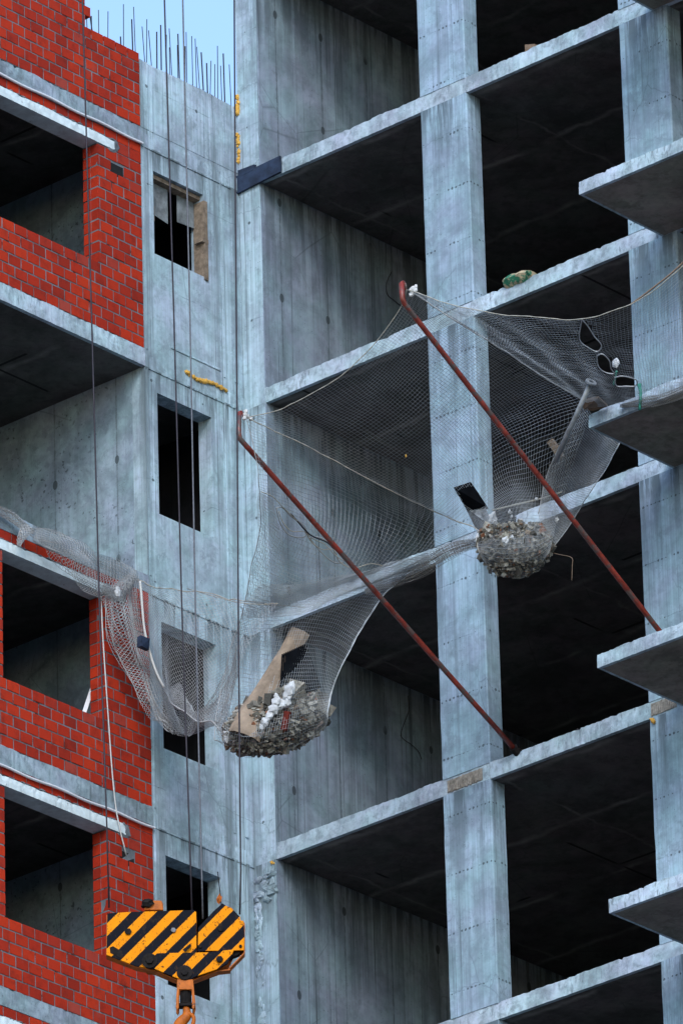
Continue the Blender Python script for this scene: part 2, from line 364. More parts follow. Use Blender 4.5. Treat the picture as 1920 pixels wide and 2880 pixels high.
# dowels poking out and crumbs along the slab tops
m=MB()
for k in range(0,6):
    for q in range(9):
        x=random.uniform(.5,9.2); m.blob((x,.02+random.uniform(0,.05),Z(k)+.212),(random.uniform(.008,.035),.02,random.uniform(.006,.02)),seed=q+k*40,sub=1)
part(m,'mortar_crumbs',M['edge'],FB)['kind']='stuff'

# ================= left building: brick infill and cast strip =================
LB=empty('brick_infill_building',(-3,-3,0),'unfinished building with red block walls, dark openings and a cast concrete window strip','building')
YE=-1.768
for k in range(1,7):
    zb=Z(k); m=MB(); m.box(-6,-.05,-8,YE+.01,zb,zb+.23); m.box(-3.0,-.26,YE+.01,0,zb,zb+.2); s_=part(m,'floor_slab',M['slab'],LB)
    e=MB(); rough_edge(e,(.006,-8),(.006,YE+.004),zb,zb+.238,.058,190,.010,.05,seed=50+k); sub(e,'slab_edge',M['edge_l' if k!=2 else 'edge'],s_,LB)
m=MB(); m.box(-6,-.21,YE,YE+.2,Z(6),Z(1)-.001); part(m,'partition_wall',M['loggia'],LB)
m=MB(); m.box(-6.2,-6,-8,.2,Z(6),Z(1)+.2); m.box(-3.2,-3.0,YE+.2,.0,Z(6),Z(1)+.2); m.box(-3.2,-.001,.001,.2,Z(6),Z(1)+.2); part(m,'added_back_wall',M['inner'],LB)  # unseen walls added to close the windows and openings to black
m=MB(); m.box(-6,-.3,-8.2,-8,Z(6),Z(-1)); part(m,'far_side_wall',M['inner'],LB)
# cast strip with window holes (a grid of blocks around each hole)
def strip():
    m=MB(); T=-.21
    # continuous bands
    ys=[YE,-1.555,-.60,0.0]
    zlev=[]
    wins={1:(50.09,51.215),2:(46.61,48.215),3:(43.56,45.2),4:(40.56,42.19),5:(37.56,39.2)}
    m.box(T,0,ys[0],ys[1],36,51.74); m.box(T,0,ys[2],ys[3]-.001,36,51.74)
    zz=36
    for k in (5,4,3,2,1):
        a,b=wins[k]; y2=ys[2] if k>1 else -.665
        m.box(T,0,ys[1],ys[2],zz,a); zz=b
    m.box(T,0,ys[1],ys[2],zz,51.74)
    m.box(T,0,-.665,ys[2],50.09,51.215)
    return m
m=strip(); st=part(m,'cast_wall_strip',M['strip'],LB)
# raised edge at brick junction, vertical formwork ribs, level joints
m=MB()
for k in range(1,6):
    z0=Z(k+1)+.24; z1=Z(k)-.01
    m.box(.001,.010,YE+.03,YE+.055,z0,z1,j=.002)
    m.box(.001,.012,-.36,-.33,z0+.1,z1,j=.002); m.box(.001,.016,-.16,-.11,z0+.1,z1,j=.002); 
    # rough band at the floor level
    rough_edge(m,(.012,YE+.01),(.012,-.01),Z(k)-.02,Z(k)+.17,.011,60,.02,.06,seed=70+k)
rough_edge(m,(.012,-1.30),(.012,-.42),48.9,48.93,.011,30,.008,.03,seed=90)
part(m,'formwork_ridges',M['strip'],LB)
m=MB(); rough_edge(m,(.004,YE+.01),(.004,-.002),51.742,52.675,.2,60,.012,.05,seed=91); pa=part(m,'parapet',M['strip'],LB)
# ---- bricks
BL,BH=.213,.1458
def brick_panel(y0,y1,z0,z1,holes=(),jamb=None,skip=None,toothed=False):
    """courses of blocks on the plane x=0; holes=(ya,yb,za,zb)"""
    m=MB(); rows=round((z1-z0)/BH); bh=(z1-z0)/rows
    for r in range(rows):
        za=z0+r*bh+.008; zb=za+bh-.019; off=(.5 if r%2 else 0)*BL+random.uniform(-.008,.008)
        segs=[(y0,y1)]
        for (ya,yb,ha,hb) in holes:
            if za+.05>ha and zb-.05<hb: segs=[q for a,b in segs for q in((a,min(b,ya)),(max(a,yb),b)) if q[1]-q[0]>.02]
        for a,b in segs:
            y=b+off-BL*1.0 if off else b-BL
            # walk leftwards from the right end
            right=b; first=True
            while right>a+.02:
                ln=BL*(.5 if (first and r%2) else 1); left=right-ln
                if first: ln=ln
                left=max(left,a)
                if right-left>.03 and not(skip and skip((left+right)/2,(za+zb)/2)):
                    dx=max(-.001,random.gauss(.001,.002)); g=.0125
                    m.box(-.115,dx,left+g+random.uniform(-.001,.001),right-g*.55,za+random.uniform(-.001,.002),zb+random.uniform(-.002,.001),j=.0012)
                right=left; first=False
        for (ya,yb,ha,hb) in holes:       # inner wythe on the jambs
            if za+.05>ha and zb-.05<hb:
                m.box(-.235,-.122,yb+.006,yb+.12,za,zb,j=.0015)
                m.box(-.235,-.122,ya-.12,ya-.006,za,zb,j=.0015)
    return m
def backing(m,y0,y1,z0,z1,holes=()):
    d0,d1=-.232,-.005
    if not holes: m.box(d0,d1,y0+.008,y1-.008,z0,z1); return
    ya,yb,ha,hb=holes[0]
    m.box(d0,d1,y0+.008,ya-.014,z0,z1); m.box(d0,d1,yb+.014,y1-.008,z0,z1)
    if ha>z0: m.box(d0,d1,ya-.014,yb+.014,z0,ha-.006)
OY0,OY1=-4.265,-2.555
YL=-7.6
for k in (1,3,4,5):
    z0=Z(k+1)+.235; z1=Z(k)-.27; sill=Z(k)-1.89
    hole=[(OY0,OY1,sill,z1+.3)]
    sk_=None
    if k==1: sk_=lambda y,z:abs(y-(-2.208))<.10 and abs(z-50.981)<.06
    if k==4: sk_=lambda y,z:abs(y-(-2.212))<.10 and abs(z-41.951)<.07
    m=brick_panel(YL,YE,z0,z1+.0,hole,skip=sk_)
    # sill course fitting: the head zone above, broken by the lintel
    def over(m):
        z=Z(k)-.124
        y=YE
        while y>YL:
            l=BL; 
            m.box(-.11,abs(random.gauss(0,.002)),y-l+.010,y-.006,z+.004,Z(k)-.006,j=.0012); y-=l
        y=YE
        while y>OY1+.31+.05:
            l=min(BL,y-(OY1+.31)); m.box(-.11,abs(random.gauss(0,.002)),y-l+.010,y-.006,Z(k)-.266,z-.006,j=.0012); y-=l
    over(m)
    bw=part(m,'brick_wall',M['brick'],LB)
    q=MB(); backing(q,YL,YE,z0,z1,hole); q.box(-.22,-.005,YL,YE-.008,Z(k)-.13,Z(k)); q.box(-.22,-.005,OY1+.33,YE-.008,z1-.0,Z(k)-.13)
    # mortar squeezed out along the lintel
    for i in range(60):
        y=random.uniform(-7,OY1+.33); q.blob((.0,y,Z(k)-.128+random.uniform(-.006,.012)),(.012,random.uniform(.02,.06),random.uniform(.006,.016)),seed=i,sub=1)
    q.blob((.0,OY1+.34,Z(k)-.20),(.014,.06,.07),seed=k,sub=2); q.blob((.0,OY1+.26,Z(k)-.27),(.014,.09,.03),seed=k+4,sub=2)
    sub(q,'mortar',M['mortar'],bw,LB)
    l=MB(); rough_edge(l,(.012,YL),(.012,OY1+.31),Z(k)-.262,Z(k)-.134,.06,120,.006,.03,seed=100+k); l.box(-.235,-.046,YL,OY1+.30,Z(k)-.262,Z(k)-.135)
    part(l,'lintel',M['lintel'],LB)
# storey under the covered slab edge (open loggia of storey 2) has only the thin course; top storey wall stands on slab 1
def topskip(y,z):
    if y>-2.61 and z>52.70: return True
    if y>-2.72 and z>52.70: return int((z-51.74)/BH)%2==1
    return False
m=brick_panel(YL,YE,51.742,51.742+BH*20,skip=topskip); bw=part(m,'brick_wall',M['brick'],LB)
q=MB(); q.box(-.22,-.005,YL,YE-.008,51.742,52.68); q.box(-.22,-.005,YL,-2.72,52.68,54.6); sub(q,'mortar',M['mortar'],bw,LB)
m=MB()
for k in(1,4):
    m=MB()
    y0,y1,z,h=(-2.208,0,50.981,0) if k==1 else (-2.212,0,41.951,0)
    m.box(-.08,-.003,y0-.13,y0+.12,z-.085,z+.075,j=.004)  # near-black block, the hole's inner shade put in as colour
    part(m,'blind_hole_shade',M['hole'],LB)
# timber frame and hanging sheets in the top window
w=MB(); 
w.box(-.16,.022,-.675,-.615,50.05,51.13,j=.003); w.box(-.17,-.05,-1.50,-.66,51.155,51.205,j=.004); w.box(-.10,.02,-.72,-.60,50.55,50.61,j=.006)
w.box(-.12,.0,-.62,-.55,51.00,51.16,j=.012); w.box(-.10,-.02,-1.555,-1.52,50.55,50.75,j=.004)
part(w,'timber_window_frame',M['timber'],LB)
w=MB(); w.hexa([(-.14,-1.42,50.72),(-.14,-1.42,51.15),(-.14,-1.16,50.68),(-.14,-1.16,51.15),(-.132,-1.42,50.72),(-.132,-1.42,51.15),(-.132,-1.16,50.68),(-.132,-1.16,51.15)]); w.hexa([(-.15,-.98,50.78),(-.15,-.98,51.15),(-.15,-.68,50.80),(-.15,-.68,51.15),(-.142,-.98,50.78),(-.142,-.98,51.15),(-.142,-.68,50.80),(-.142,-.68,51.15)])
part(w,'window_sheet',M['sheet'],LB)
# starter bars on top
rb=[]
ys=[-2.55,-2.50,-2.43,-2.36,-2.28,-2.14,-2.02,-1.88,-1.77,-1.70,-1.60,-1.47,-1.40,-1.35,-1.24,-1.20,-1.12,-1.04,-.99,-.90,-.86,-.78,-.68,-.63,-.55,-.49,-.45,-.36,-.30,-.24,-.17,-.10,-.05]
for i,y in enumerate(ys):
    x=-.05-.11*(i%2); top=random.uniform(53.15,53.5) if y>-1.9 else random.uniform(52.85,53.2)
    zb=52.5 if y>YE else 52.4
    m=MB(); lx=random.uniform(-.03,.03); ly=random.uniform(-.02,.02) if random.random()<.75 else random.uniform(-.09,.03)
    m.tube([(x,y,zb),(x+lx*.5,y+ly*.5,(zb+top)/2),(x+lx,y+ly,top)],.0055 if i%3 else .009,5); part(m,'starter_bar',M['rebar'],LB)
# yellow foam beads in joints
def bead(pts,r,n,name='foam_bead',mat='foam'):
    m=MB()
    for i in range(n):
        t=i/(n-1)*(len(pts)-1); a=min(int(t),len(pts)-2); p=Vector(pts[a]).lerp(Vector(pts[a+1]),t-a)
        rr=r*random.uniform(.5,1.2); m.blob(p+Vector((random.uniform(-.006,.006),random.uniform(-.01,.01),0)),(rr*.8,rr,rr),seed=i,sub=1)
    return m
part(bead([(0.020,-1.036,48.665),(0.020,-0.844,48.632),(0.020,-0.571,48.681),(0.020,-0.323,48.662)],.030,30),'foam_bead',M['foam'],LB)
part(bead([(0.020,-0.001,52.806),(0.020,-0.021,52.575)],.045,12),'foam_bead',M['foam'],LB)
part(bead([(0.020,-0.030,52.275),(0.020,-0.020,52.180),(0.020,-0.015,51.910)],.034,14),'foam_bead',M['foam'],LB)
part(bead([(0.283,-0.020,42.481),(0.311,-0.020,42.455)],.022,5),'foam_bead',M['foam'],FB)
part(bead([(6.138,-0.020,42.476),(6.178,-0.020,42.433)],.03,6),'foam_bead',M['foam'],FB)
m=MB()
for i in range(26):
    m.blob((.02+random.uniform(0,.30),-.02,42.10+random.uniform(-.05,.30)-i*.004),(random.uniform(.03,.09),.03,random.uniform(.02,.07)),seed=i,sub=1,amp=.6)
for i in range(60):
    m.blob((random.uniform(.0,.12),-.015,42.0-random.random()**1.5*2.6),(random.uniform(.015,.05),.02,random.uniform(.02,.08)),seed=i+40,sub=1,amp=.6)
part(m,'spalled_concrete',M['edge'],FB)['kind']='stuff'

# ================= loose things on and around the buildings =================
def bag(pts): return pts
def sweep(name,pts,r,mat,label,cat,k=6,group=None,smooth=True):
    m=MB(); m.tube(pts,r,k); return single(m,name,M[mat],label,cat,group,smooth=smooth)
def spline(p,n=10):
    p=[Vector(q) for q in p]; P=[p[0]*2-p[1]]+p+[p[-1]*2-p[-2]]; o=[]
    for i in range(1,len(P)-2):
        for s in range(n):
            t=s/n; a,b,c,d=P[i-1],P[i],P[i+1],P[i+2]
            o.append(.5*((2*b)+(c-a)*t+(2*a-5*b+4*c-d)*t*t+(3*b-a-3*c+d)*t**3))
    o.append(p[-1]); return o
# conduits under the brick storeys
for zz,lb in((51.502,'white plastic conduit sagging along the upper left slab edge above the topmost dark opening'),(42.462,'white plastic conduit running along the slab edge above the lowest brick opening')):
    pts=[(.03,YL+.3+i*.19,zz+.008*math.sin(i*1.3)) for i in range(30)]
    pts=[p for p in pts if p[1]<YE]+[(.03,YE,zz)]
    sweep('conduit',spline(pts,3),.017,'pvc',lb,'conduit',8,'white conduits along the slab edges')
# navy board at the corner of slab 1
m=MB(); m.hexa([(0.0,-.05,51.46),(0.0,-.05,51.70),(0,-.018,51.46),(0,-.018,51.70),(.72,-.05,51.50),(.72,-.05,51.72),(.72,-.018,51.50),(.72,-.018,51.72)])
m.box(.03,.30,-.052,-.02,51.68,51.76,j=.01)
single(m,'formwork_board',M['navy'],'dark navy formwork board fixed to the left end of the topmost slab edge','board')
# paper sack on slab 2
m=MB()
A=Vector((4.162,-0.030,48.754));B=Vector((4.604,-0.030,48.740))
pr=[(0,.03,.04),(.10,.08,.08),(.3,.10,.095),(.5,.09,.085),(.72,.10,.09),(.9,.07,.06),(1,.10,.035)]
rings=[]
for t,w,h in pr:
    p=A.lerp(B,t)
    for q in range(10):
        c=2*math.pi*q/10; w_=1 if q%5 else 1.25; rings.append((p.x+.012*noise.noise(Vector((t*9,q,1))),p.y+w*w_*math.cos(c)+.06,p.z+h*math.sin(c)+.012*noise.noise(Vector((t*9,q,4)))))
n=len(pr); m.add(rings,[(i*10+q,i*10+(q+1)%10,(i+1)*10+(q+1)%10,(i+1)*10+q) for i in range(n-1) for q in range(10)]+[tuple(range(10)),tuple(range((n-1)*10,n*10))])
single(m,'paper_sack',M['sackg'],'crumpled cream and green paper sack lying on a slab edge beside the left column','sack')

m=MB(); m.hexa([(4.697+x*.16-.08,.02+y*.2,51.71+z*(.10-.05*x)) for x in(0,1) for y in(0,1) for z in(0,1)])
single(m,'timber_block',M['ply'],'small brown timber offcut lying on the topmost right slab edge','timber')
m=MB(); m.tube([(5.001,.06,42.7),(4.991,.03,42.735)],.012,6); single(m,'dowel',M['rebar'],'short dark stub sticking up from the slab edge between the two columns','rebar stub')
m=MB(); a=Vector((-0.340,-2.579,43.728)); b=Vector((-0.340,-2.376,44.229))
m.tube([a,b+(b-a)*.3],.035,4); single(m,'plank',M['pvc'],'pale blue white plank leaning in the right corner of the lower dark brick opening','plank')
sweep('string',spline([(0.120,-2.720,45.105),(0.110,-2.696,44.667),(0.100,-2.645,44.070),(0.070,-2.572,43.546),(0.060,-2.520,43.009),(0.050,-2.453,42.535),(0.050,-2.385,42.253),(0.030,-2.287,42.041),(-0.020,-2.205,41.981)],6),.009,'rope_w','thin white rope hanging from the bundled net down to a hole in the red blocks','rope',5)
sweep('loose_wire',spline([(0.375,2.435,45.377),(0.375,2.441,45.190),(0.375,2.314,44.918),(0.375,2.294,44.786),(0.375,2.480,44.739),(0.375,2.594,44.690),(0.375,2.648,44.602)],6),.006,'rebar','thin dark wire curling down the shadowed side wall below the hanging net','wire',4)
sweep('loose_wire',spline([(0.375,2.369,51.119),(0.375,2.272,50.930),(0.375,2.281,50.779),(0.375,2.413,50.738),(0.375,2.560,50.702)],6),.006,'rebar','thin dark wire curling on the side wall beside the red pole tip','wire',4)


# ---------------- poles ----------------
def pole(base,bend,tip,label):
    r=empty('support_pole',base,label,'pole','red poles holding out the safety nets')
    a=Vector(base);b=Vector(bend);t=Vector(tip); d=(b-a).normalized()
    pts=[a-d*.02]+[a+(b-a)*(i/6) for i in range(1,6)]+[b-d*.10,b-d*.03,b+(t-b)*.15,t]
    m=MB(); m.tube(pts,.031,12); part(m,'tube',M['pipe_red'],r,smooth=True)
    m=MB(); m.tube([t-Vector((0,0,.06)),t+Vector((0,.0,.015)),t+Vector((.0,.03,.035)),t+Vector((.015,.05,.0)),t+Vector((.02,.05,-.07))],.014,8); part(m,'tip_hook',M['pipe_red'],r,smooth=True)
    m=MB(); m.tube([a-d*.01,a+d*.10],.052,12); m.box(a.x-.08,a.x+.08,a.y-.03,a.y+.11,a.z-.002,a.z+.012); part(m,'foot',M['hook_dk'],r)
    return r
pole((4.1,0.03,42.705),(4.1,-4.68,45.15),(4.1,-4.66,45.46),'lower rusty red pole crossing the left column, hooked tip at the wall corner')
pole((6.87,-.03,42.705),(6.85,-4.96,45.80),(6.85,-4.97,46.02),'upper red pole with its hooked tip left of the column and foot behind a balcony')

# ---------------- nets ----------------
def cr(a,b,c,d,t): return .5*((2*b)+(c-a)*t+(2*a-5*b+4*c-d)*t*t+(3*b-a-3*c+d)*t**3)
def crrow(P,t):
    n=len(P)-1; s=min(max(t,0),.99999)*n; i=int(s); f=s-i
    g=lambda k:(P[0]*2-P[1]) if k<0 else ((P[n]*2-P[n-1]) if k>n else P[k])
    return cr(g(i-1),g(i),g(i+1),g(i+2),f)
class Surf:
    def __init__(s,g): s.g=[[Vector(p) for p in r] for r in g]
    def at(s,u,v): return crrow([crrow(r,u) for r in s.g],v)
    def grid(s,nu,nv,amp=.012,seed=0,fold=None):
        rows=[]; K=60
        def even(n,f):     # parameter values that give equal mean spacing
            c=[0.]
            for q in range(K): c.append(c[-1]+f(q/K,(q+1)/K))
            out=[]; q=0
            for i in range(n+1):
                tg=c[-1]*i/n
                while q<K-1 and c[q+1]<tg: q+=1
                out.append(min(1,(q+(tg-c[q])/max(1e-9,c[q+1]-c[q]))/K))
            return out
        V=even(nv,lambda a,b:sum((s.at(u,a)-s.at(u,b)).length for u in(.15,.5,.85)))
        UU=even(nu,lambda a,b:sum((s.at(a,v)-s.at(b,v)).length for v in(.1,.4,.7)))
        s.U=UU; s.V=V
        for v in V:
            col=[crrow([r[i] for r in s.g],v) for i in range(len(s.g[0]))]
            rr=[]
            for u_ in UU:
                p=crrow(col,u_); n=noise.noise_vector(p*1.6+Vector((seed,0,0)))*amp*2.2+noise.noise_vector(p*5+Vector((seed,9,0)))*amp*.7
                if fold: n=n+fold(u_,v)
                rr.append(p+n)
            rows.append(rr)
        return rows
def wires(rows,r,hole=None,diag=False,UV=None):
    m=MB(); m.wire=True; nv=len(rows)-1; nu=len(rows[0])-1
    H=[[hole and hole(UV[0][i],UV[1][j],rows[j][i]) for i in range(nu+1)] for j in range(nv+1)]
    def run(seq):
        cur=[]
        for (j,i) in seq:
            if H[j][i]:
                if len(cur)>1: m.tube(cur,r,3,False)
                cur=[]
            else: cur.append(rows[j][i])
        if len(cur)>1: m.tube(cur,r,3,False)
    if diag:
        for s in range(-nv,nu+1):
            run([(j,s+j) for j in range(nv+1) if 0<=s+j<=nu])
        for s in range(0,nu+nv+1):
            run([(j,s-j) for j in range(nv+1) if 0<=s-j<=nu])
    else:
        for j in range(nv+1): run([(j,i) for i in range(nu+1)])
        for i in range(nu+1): run([(j,i) for j in range(nv+1)])
    return m
G1=[
[(4.214,-4.660,45.361),(4.678,-4.637,45.308),(5.206,-4.633,45.346),(5.764,-4.665,45.436),(6.258,-4.737,45.581),(6.732,-4.843,45.812),(6.945,-4.970,45.908)],
[(4.406,-3.900,45.200),(4.710,-3.867,45.217),(5.147,-3.833,45.299),(5.584,-3.800,45.434),(6.023,-3.767,45.650),(6.460,-3.733,45.865),(6.759,-3.700,45.925)],
[(4.593,-3.000,45.030),(4.816,-2.950,45.071),(5.140,-2.900,45.182),(5.466,-2.850,45.335),(5.893,-2.800,45.564),(6.381,-2.750,45.743),(6.733,-2.700,45.820)],
[(4.615,-2.200,44.989),(4.697,-2.100,45.079),(4.848,-2.000,45.228),(5.067,-1.900,45.409),(5.454,-1.800,45.645),(6.066,-1.700,45.775),(6.637,-1.600,45.795)],
[(4.652,-1.600,44.946),(4.711,-1.550,45.009),(4.837,-1.500,45.095),(4.998,-1.450,45.196),(5.291,-1.400,45.309),(5.710,-1.350,45.295),(6.263,-1.300,45.374)],
[(4.857,-1.483,44.817),(4.976,-1.518,44.848),(5.116,-1.525,44.882),(5.257,-1.495,44.928),(5.447,-1.407,44.977),(5.625,-1.269,44.964),(5.819,-1.110,44.980)],
[(5.062,-1.705,44.454),(5.170,-1.710,44.400),(5.278,-1.684,44.361),(5.404,-1.618,44.331),(5.536,-1.505,44.325),(5.658,-1.339,44.378),(5.703,-1.145,44.537)],
[(5.060,-1.640,44.338),(5.072,-1.544,44.256),(5.045,-1.362,44.226),(5.101,-1.261,44.185),(5.287,-1.224,44.170),(5.482,-1.181,44.213),(5.651,-1.156,44.358)]]
G0=[
[(4.214,-4.660,45.361),(4.370,-4.300,45.240),(4.451,-3.950,45.167),(4.574,-3.500,45.043),(4.593,-3.000,45.030),(4.658,-2.250,44.958),(4.651,-1.600,44.929),(4.694,-1.250,44.810)],
[(4.115,-4.400,44.826),(4.001,-3.828,45.005),(3.937,-3.272,45.104),(3.969,-2.748,45.105),(4.004,-2.262,45.062),(4.139,-1.815,44.945),(4.174,-1.399,44.933),(4.161,-1.000,44.970)],
[(3.902,-4.100,44.617),(3.904,-3.700,44.531),(3.943,-3.300,44.515),(4.017,-2.900,44.486),(4.060,-2.500,44.467),(4.039,-2.100,44.468),(3.989,-1.700,44.561),(3.979,-1.300,44.741)],
[(3.478,-3.700,44.399),(3.480,-3.429,44.214),(3.567,-3.157,44.110),(3.690,-2.886,44.077),(3.814,-2.614,44.070),(3.874,-2.343,44.112),(3.870,-2.071,44.202),(3.835,-1.800,44.330)],
[(2.883,-3.300,43.903),(3.021,-3.157,43.850),(3.227,-3.014,43.829),(3.434,-2.871,43.836),(3.606,-2.729,43.799),(3.744,-2.586,43.745),(3.815,-2.443,43.687),(3.820,-2.300,43.676)],
[(2.487,-3.100,43.547),(2.703,-3.029,43.446),(2.946,-2.957,43.363),(3.196,-2.886,43.333),(3.399,-2.814,43.291),(3.554,-2.743,43.237),(3.668,-2.671,43.168),(3.754,-2.600,43.082)],
[(2.332,-3.148,42.979),(2.617,-3.114,42.899),(2.934,-3.095,42.804),(3.203,-3.061,42.757),(3.385,-2.966,42.756),(3.479,-2.809,42.803),(3.543,-2.694,42.819),(3.551,-2.576,42.827)],
[(2.373,-3.303,42.427),(2.670,-3.335,42.334),(2.928,-3.251,42.296),(3.151,-3.128,42.319),(3.324,-2.986,42.363),(3.456,-2.856,42.443),(3.526,-2.739,42.501),(3.562,-2.657,42.581)],
[(2.381,-3.262,42.372),(2.470,-3.119,42.269),(2.585,-2.968,42.188),(2.827,-2.887,42.181),(3.049,-2.761,42.210),(3.260,-2.644,42.289),(3.397,-2.586,42.373),(3.517,-2.626,42.469)]]
G2=[
[(6.945,-4.970,45.908),(7.384,-4.946,45.625),(7.865,-4.921,45.340),(8.530,-4.897,45.033),(9.315,-4.873,44.754),(10.038,-4.849,44.667),(10.758,-4.824,44.896),(11.573,-4.800,45.353)],
[(6.847,-4.100,45.872),(7.275,-4.086,45.590),(7.704,-4.071,45.364),(8.191,-4.057,45.117),(8.741,-4.043,44.929),(9.353,-4.029,44.827),(10.079,-4.014,44.843),(10.892,-4.000,44.986)],
[(6.776,-3.200,45.833),(7.080,-3.186,45.649),(7.446,-3.171,45.445),(7.811,-3.157,45.268),(8.238,-3.143,45.097),(8.668,-3.129,45.034),(9.333,-3.114,44.942),(10.140,-3.100,44.825)],
[(6.652,-2.300,45.862),(6.906,-2.300,45.718),(7.159,-2.300,45.576),(7.412,-2.300,45.461),(7.729,-2.300,45.351),(8.045,-2.300,45.269),(8.663,-2.300,45.125),(9.487,-2.300,44.958)],
[(6.605,-1.560,45.832),(6.699,-1.560,45.744),(6.846,-1.560,45.682),(6.987,-1.560,45.644),(7.180,-1.560,45.600),(7.437,-1.560,45.556),(8.064,-1.560,45.482),(8.905,-1.560,45.447)]]
GL=[
[(0.120,-2.090,45.521),(0.536,-2.324,45.239),(0.985,-2.550,44.990),(1.485,-2.723,44.725),(2.014,-2.857,44.442),(2.521,-3.009,44.154),(3.041,-3.178,43.913),(3.506,-3.400,43.678)],
[(0.140,-2.052,45.147),(0.496,-2.288,44.944),(0.864,-2.501,44.721),(1.240,-2.689,44.471),(1.642,-2.832,44.183),(2.087,-2.950,43.917),(2.512,-3.087,43.653),(2.924,-3.250,43.413)],
[(0.180,-2.005,44.783),(0.475,-2.199,44.597),(0.777,-2.378,44.397),(1.084,-2.528,44.155),(1.415,-2.632,43.877),(1.779,-2.735,43.644),(2.150,-2.848,43.434),(2.509,-3.000,43.270)],
[(0.250,-1.941,44.331),(0.487,-2.124,44.169),(0.738,-2.293,44.007),(0.997,-2.428,43.798),(1.277,-2.528,43.566),(1.599,-2.621,43.379),(1.942,-2.738,43.260),(2.259,-2.850,43.097)],
[(0.360,-1.931,44.047),(0.569,-2.093,43.862),(0.780,-2.250,43.673),(1.004,-2.385,43.465),(1.248,-2.505,43.262),(1.524,-2.622,43.099),(1.821,-2.726,42.945),(2.066,-2.800,42.670)]]
H2=[[(0.575,0.025),(0.575,0.013),(0.588,0.088),(0.600,0.188),(0.613,0.275),(0.588,0.325),(0.562,0.275),(0.550,0.200)],[(0.575,0.363),(0.600,0.350),(0.613,0.413),(0.600,0.488),(0.600,0.550),(0.562,0.525),(0.550,0.463)],[(0.588,0.600),(0.638,0.600),(0.700,0.675),(0.688,0.750),(0.625,0.738),(0.562,0.725)]]
H0=[[(0.088,0.238),(0.125,0.225),(0.175,0.238),(0.250,0.250),(0.263,0.275),(0.188,0.288),(0.125,0.275)],[(0.288,0.275),(0.338,0.263),(0.438,0.275),(0.488,0.300),(0.450,0.312),(0.375,0.300)]]
def inpoly(u,v,P):
    c=False; j=len(P)-1
    for i in range(len(P)):
        if (P[i][1]>v)!=(P[j][1]>v) and u<(P[j][0]-P[i][0])*(v-P[i][1])/(P[j][1]-P[i][1])+P[i][0]: c=not c
        j=i
    return c
def net(G,nu,nv,r,label,seed,group,holes=(),mat='net',diag=False,amp=.012,edges=(),fold=None,two=None):
    s=Surf(G); g=s.g; loc=g[0][0]
    root=empty('safety_net',loc,label,'net',group)
    rows=s.grid(nu,nv,amp,seed,fold)
    m=wires(rows,r,(lambda u,v,p:any(inpoly(u,v,h) for h in holes)) if holes else None,diag,(s.U,s.V))
    part(m,'mesh_netting',M[mat],root)
    for (kind,rr,mm) in edges:
        if kind=='top': pts=rows[0]
        elif kind=='bottom': pts=rows[-1]
        elif kind=='left': pts=[q[0] for q in rows]
        else: pts=[q[-1] for q in rows]
        e=MB(); e.tube(pts,[rr*(1+.25*math.sin(i*2.1)) for i in range(len(pts))],6); part(e,'edge_rope',M[mm],root,smooth=True)
    for h in holes:
        P=[s.at(u,v) for u,v in h]; e=MB(); e.tube(spline(P+[P[0]],4),.0075,5); part(e,'torn_edge',M['net_w'],root)
    return root,s,rows

GRP='grey safety nets slung in front of the facade'
n1,S1,R1=net(G1,66,94,.0019,'grey net slung between both pole tips, funnelling down to the right rubble heap',1,GRP,edges=(('top',.0055,'rope'),('left',.0065,'rope')))
n0,S0,R0=net(G0,52,84,.0019,'large grey net hanging behind the lower red pole into the left rubble heap',2,GRP,holes=H0,edges=(('left',.005,'net_w'),('right',.009,'net')),amp=.016)
n2,S2,R2=net(G2,96,58,.0018,'torn grey mesh net with three holes stretched over the right balcony slab',3,GRP,holes=H2,edges=(('top',.0055,'rope'),('left',.0075,'rope_w')),amp=.012,fold=lambda u,v:Vector((0,0,.016*math.sin(u*38+v*5)*math.sin(math.pi*v))))
nl,SL,RL=net(GL,32,34,.0020,'loose diamond mesh net draped from the brick corner across the third window',4,GRP,edges=(('top',.006,'rope'),('bottom',.010,'net_w')),diag=True,amp=.02,mat='net_w',fold=lambda u,v:Vector((.0,.03*math.sin(u*22+v*3),.02*math.sin(u*17)))*(1-u)**.6*.5)
def bundle(path,rad,nu,nv,r,label,seed,layers=2,mat='net_w',diag=True,fl=.25,root=None,name='safety_net'):
    P=spline(path,8); 
    if root is None: root=empty(name,path[0],label,'net')
    m=MB(); m.wire=True
    for ly in range(layers):
        rows=[]
        for j in range(nv+1):
            t=j/nv*(len(P)-1); i=min(int(t),len(P)-2); p=P[i].lerp(P[i+1],t-i); d=(P[i+1]-P[i]).normalized()
            a=d.cross(Vector((0,0,1)));  a=a.normalized() if a.length>.1 else Vector((1,0,0)); b=a.cross(d)
            tt=j/nv*(len(rad)-1); ii=min(int(tt),len(rad)-2); rr=(rad[ii]*(1-tt+ii)+rad[ii+1]*(tt-ii))*(1-.3*ly)
            row=[]
            for q in range(nu+1):
                c=2*math.pi*q/nu
                k=1+fl*math.sin(c*5+j*.13+ly*2)+fl*1.2*noise.noise(Vector((math.cos(c)*1.5+seed,math.sin(c)*1.5,j*.12+ly*5)))
                row.append(p+(a*math.cos(c)+b*math.sin(c))*rr*k)
            rows.append(row)
        w=wires(rows,r,None,diag); m.add(w.v,w.f)
    part(m,'mesh_netting',M[mat],root)
    return root
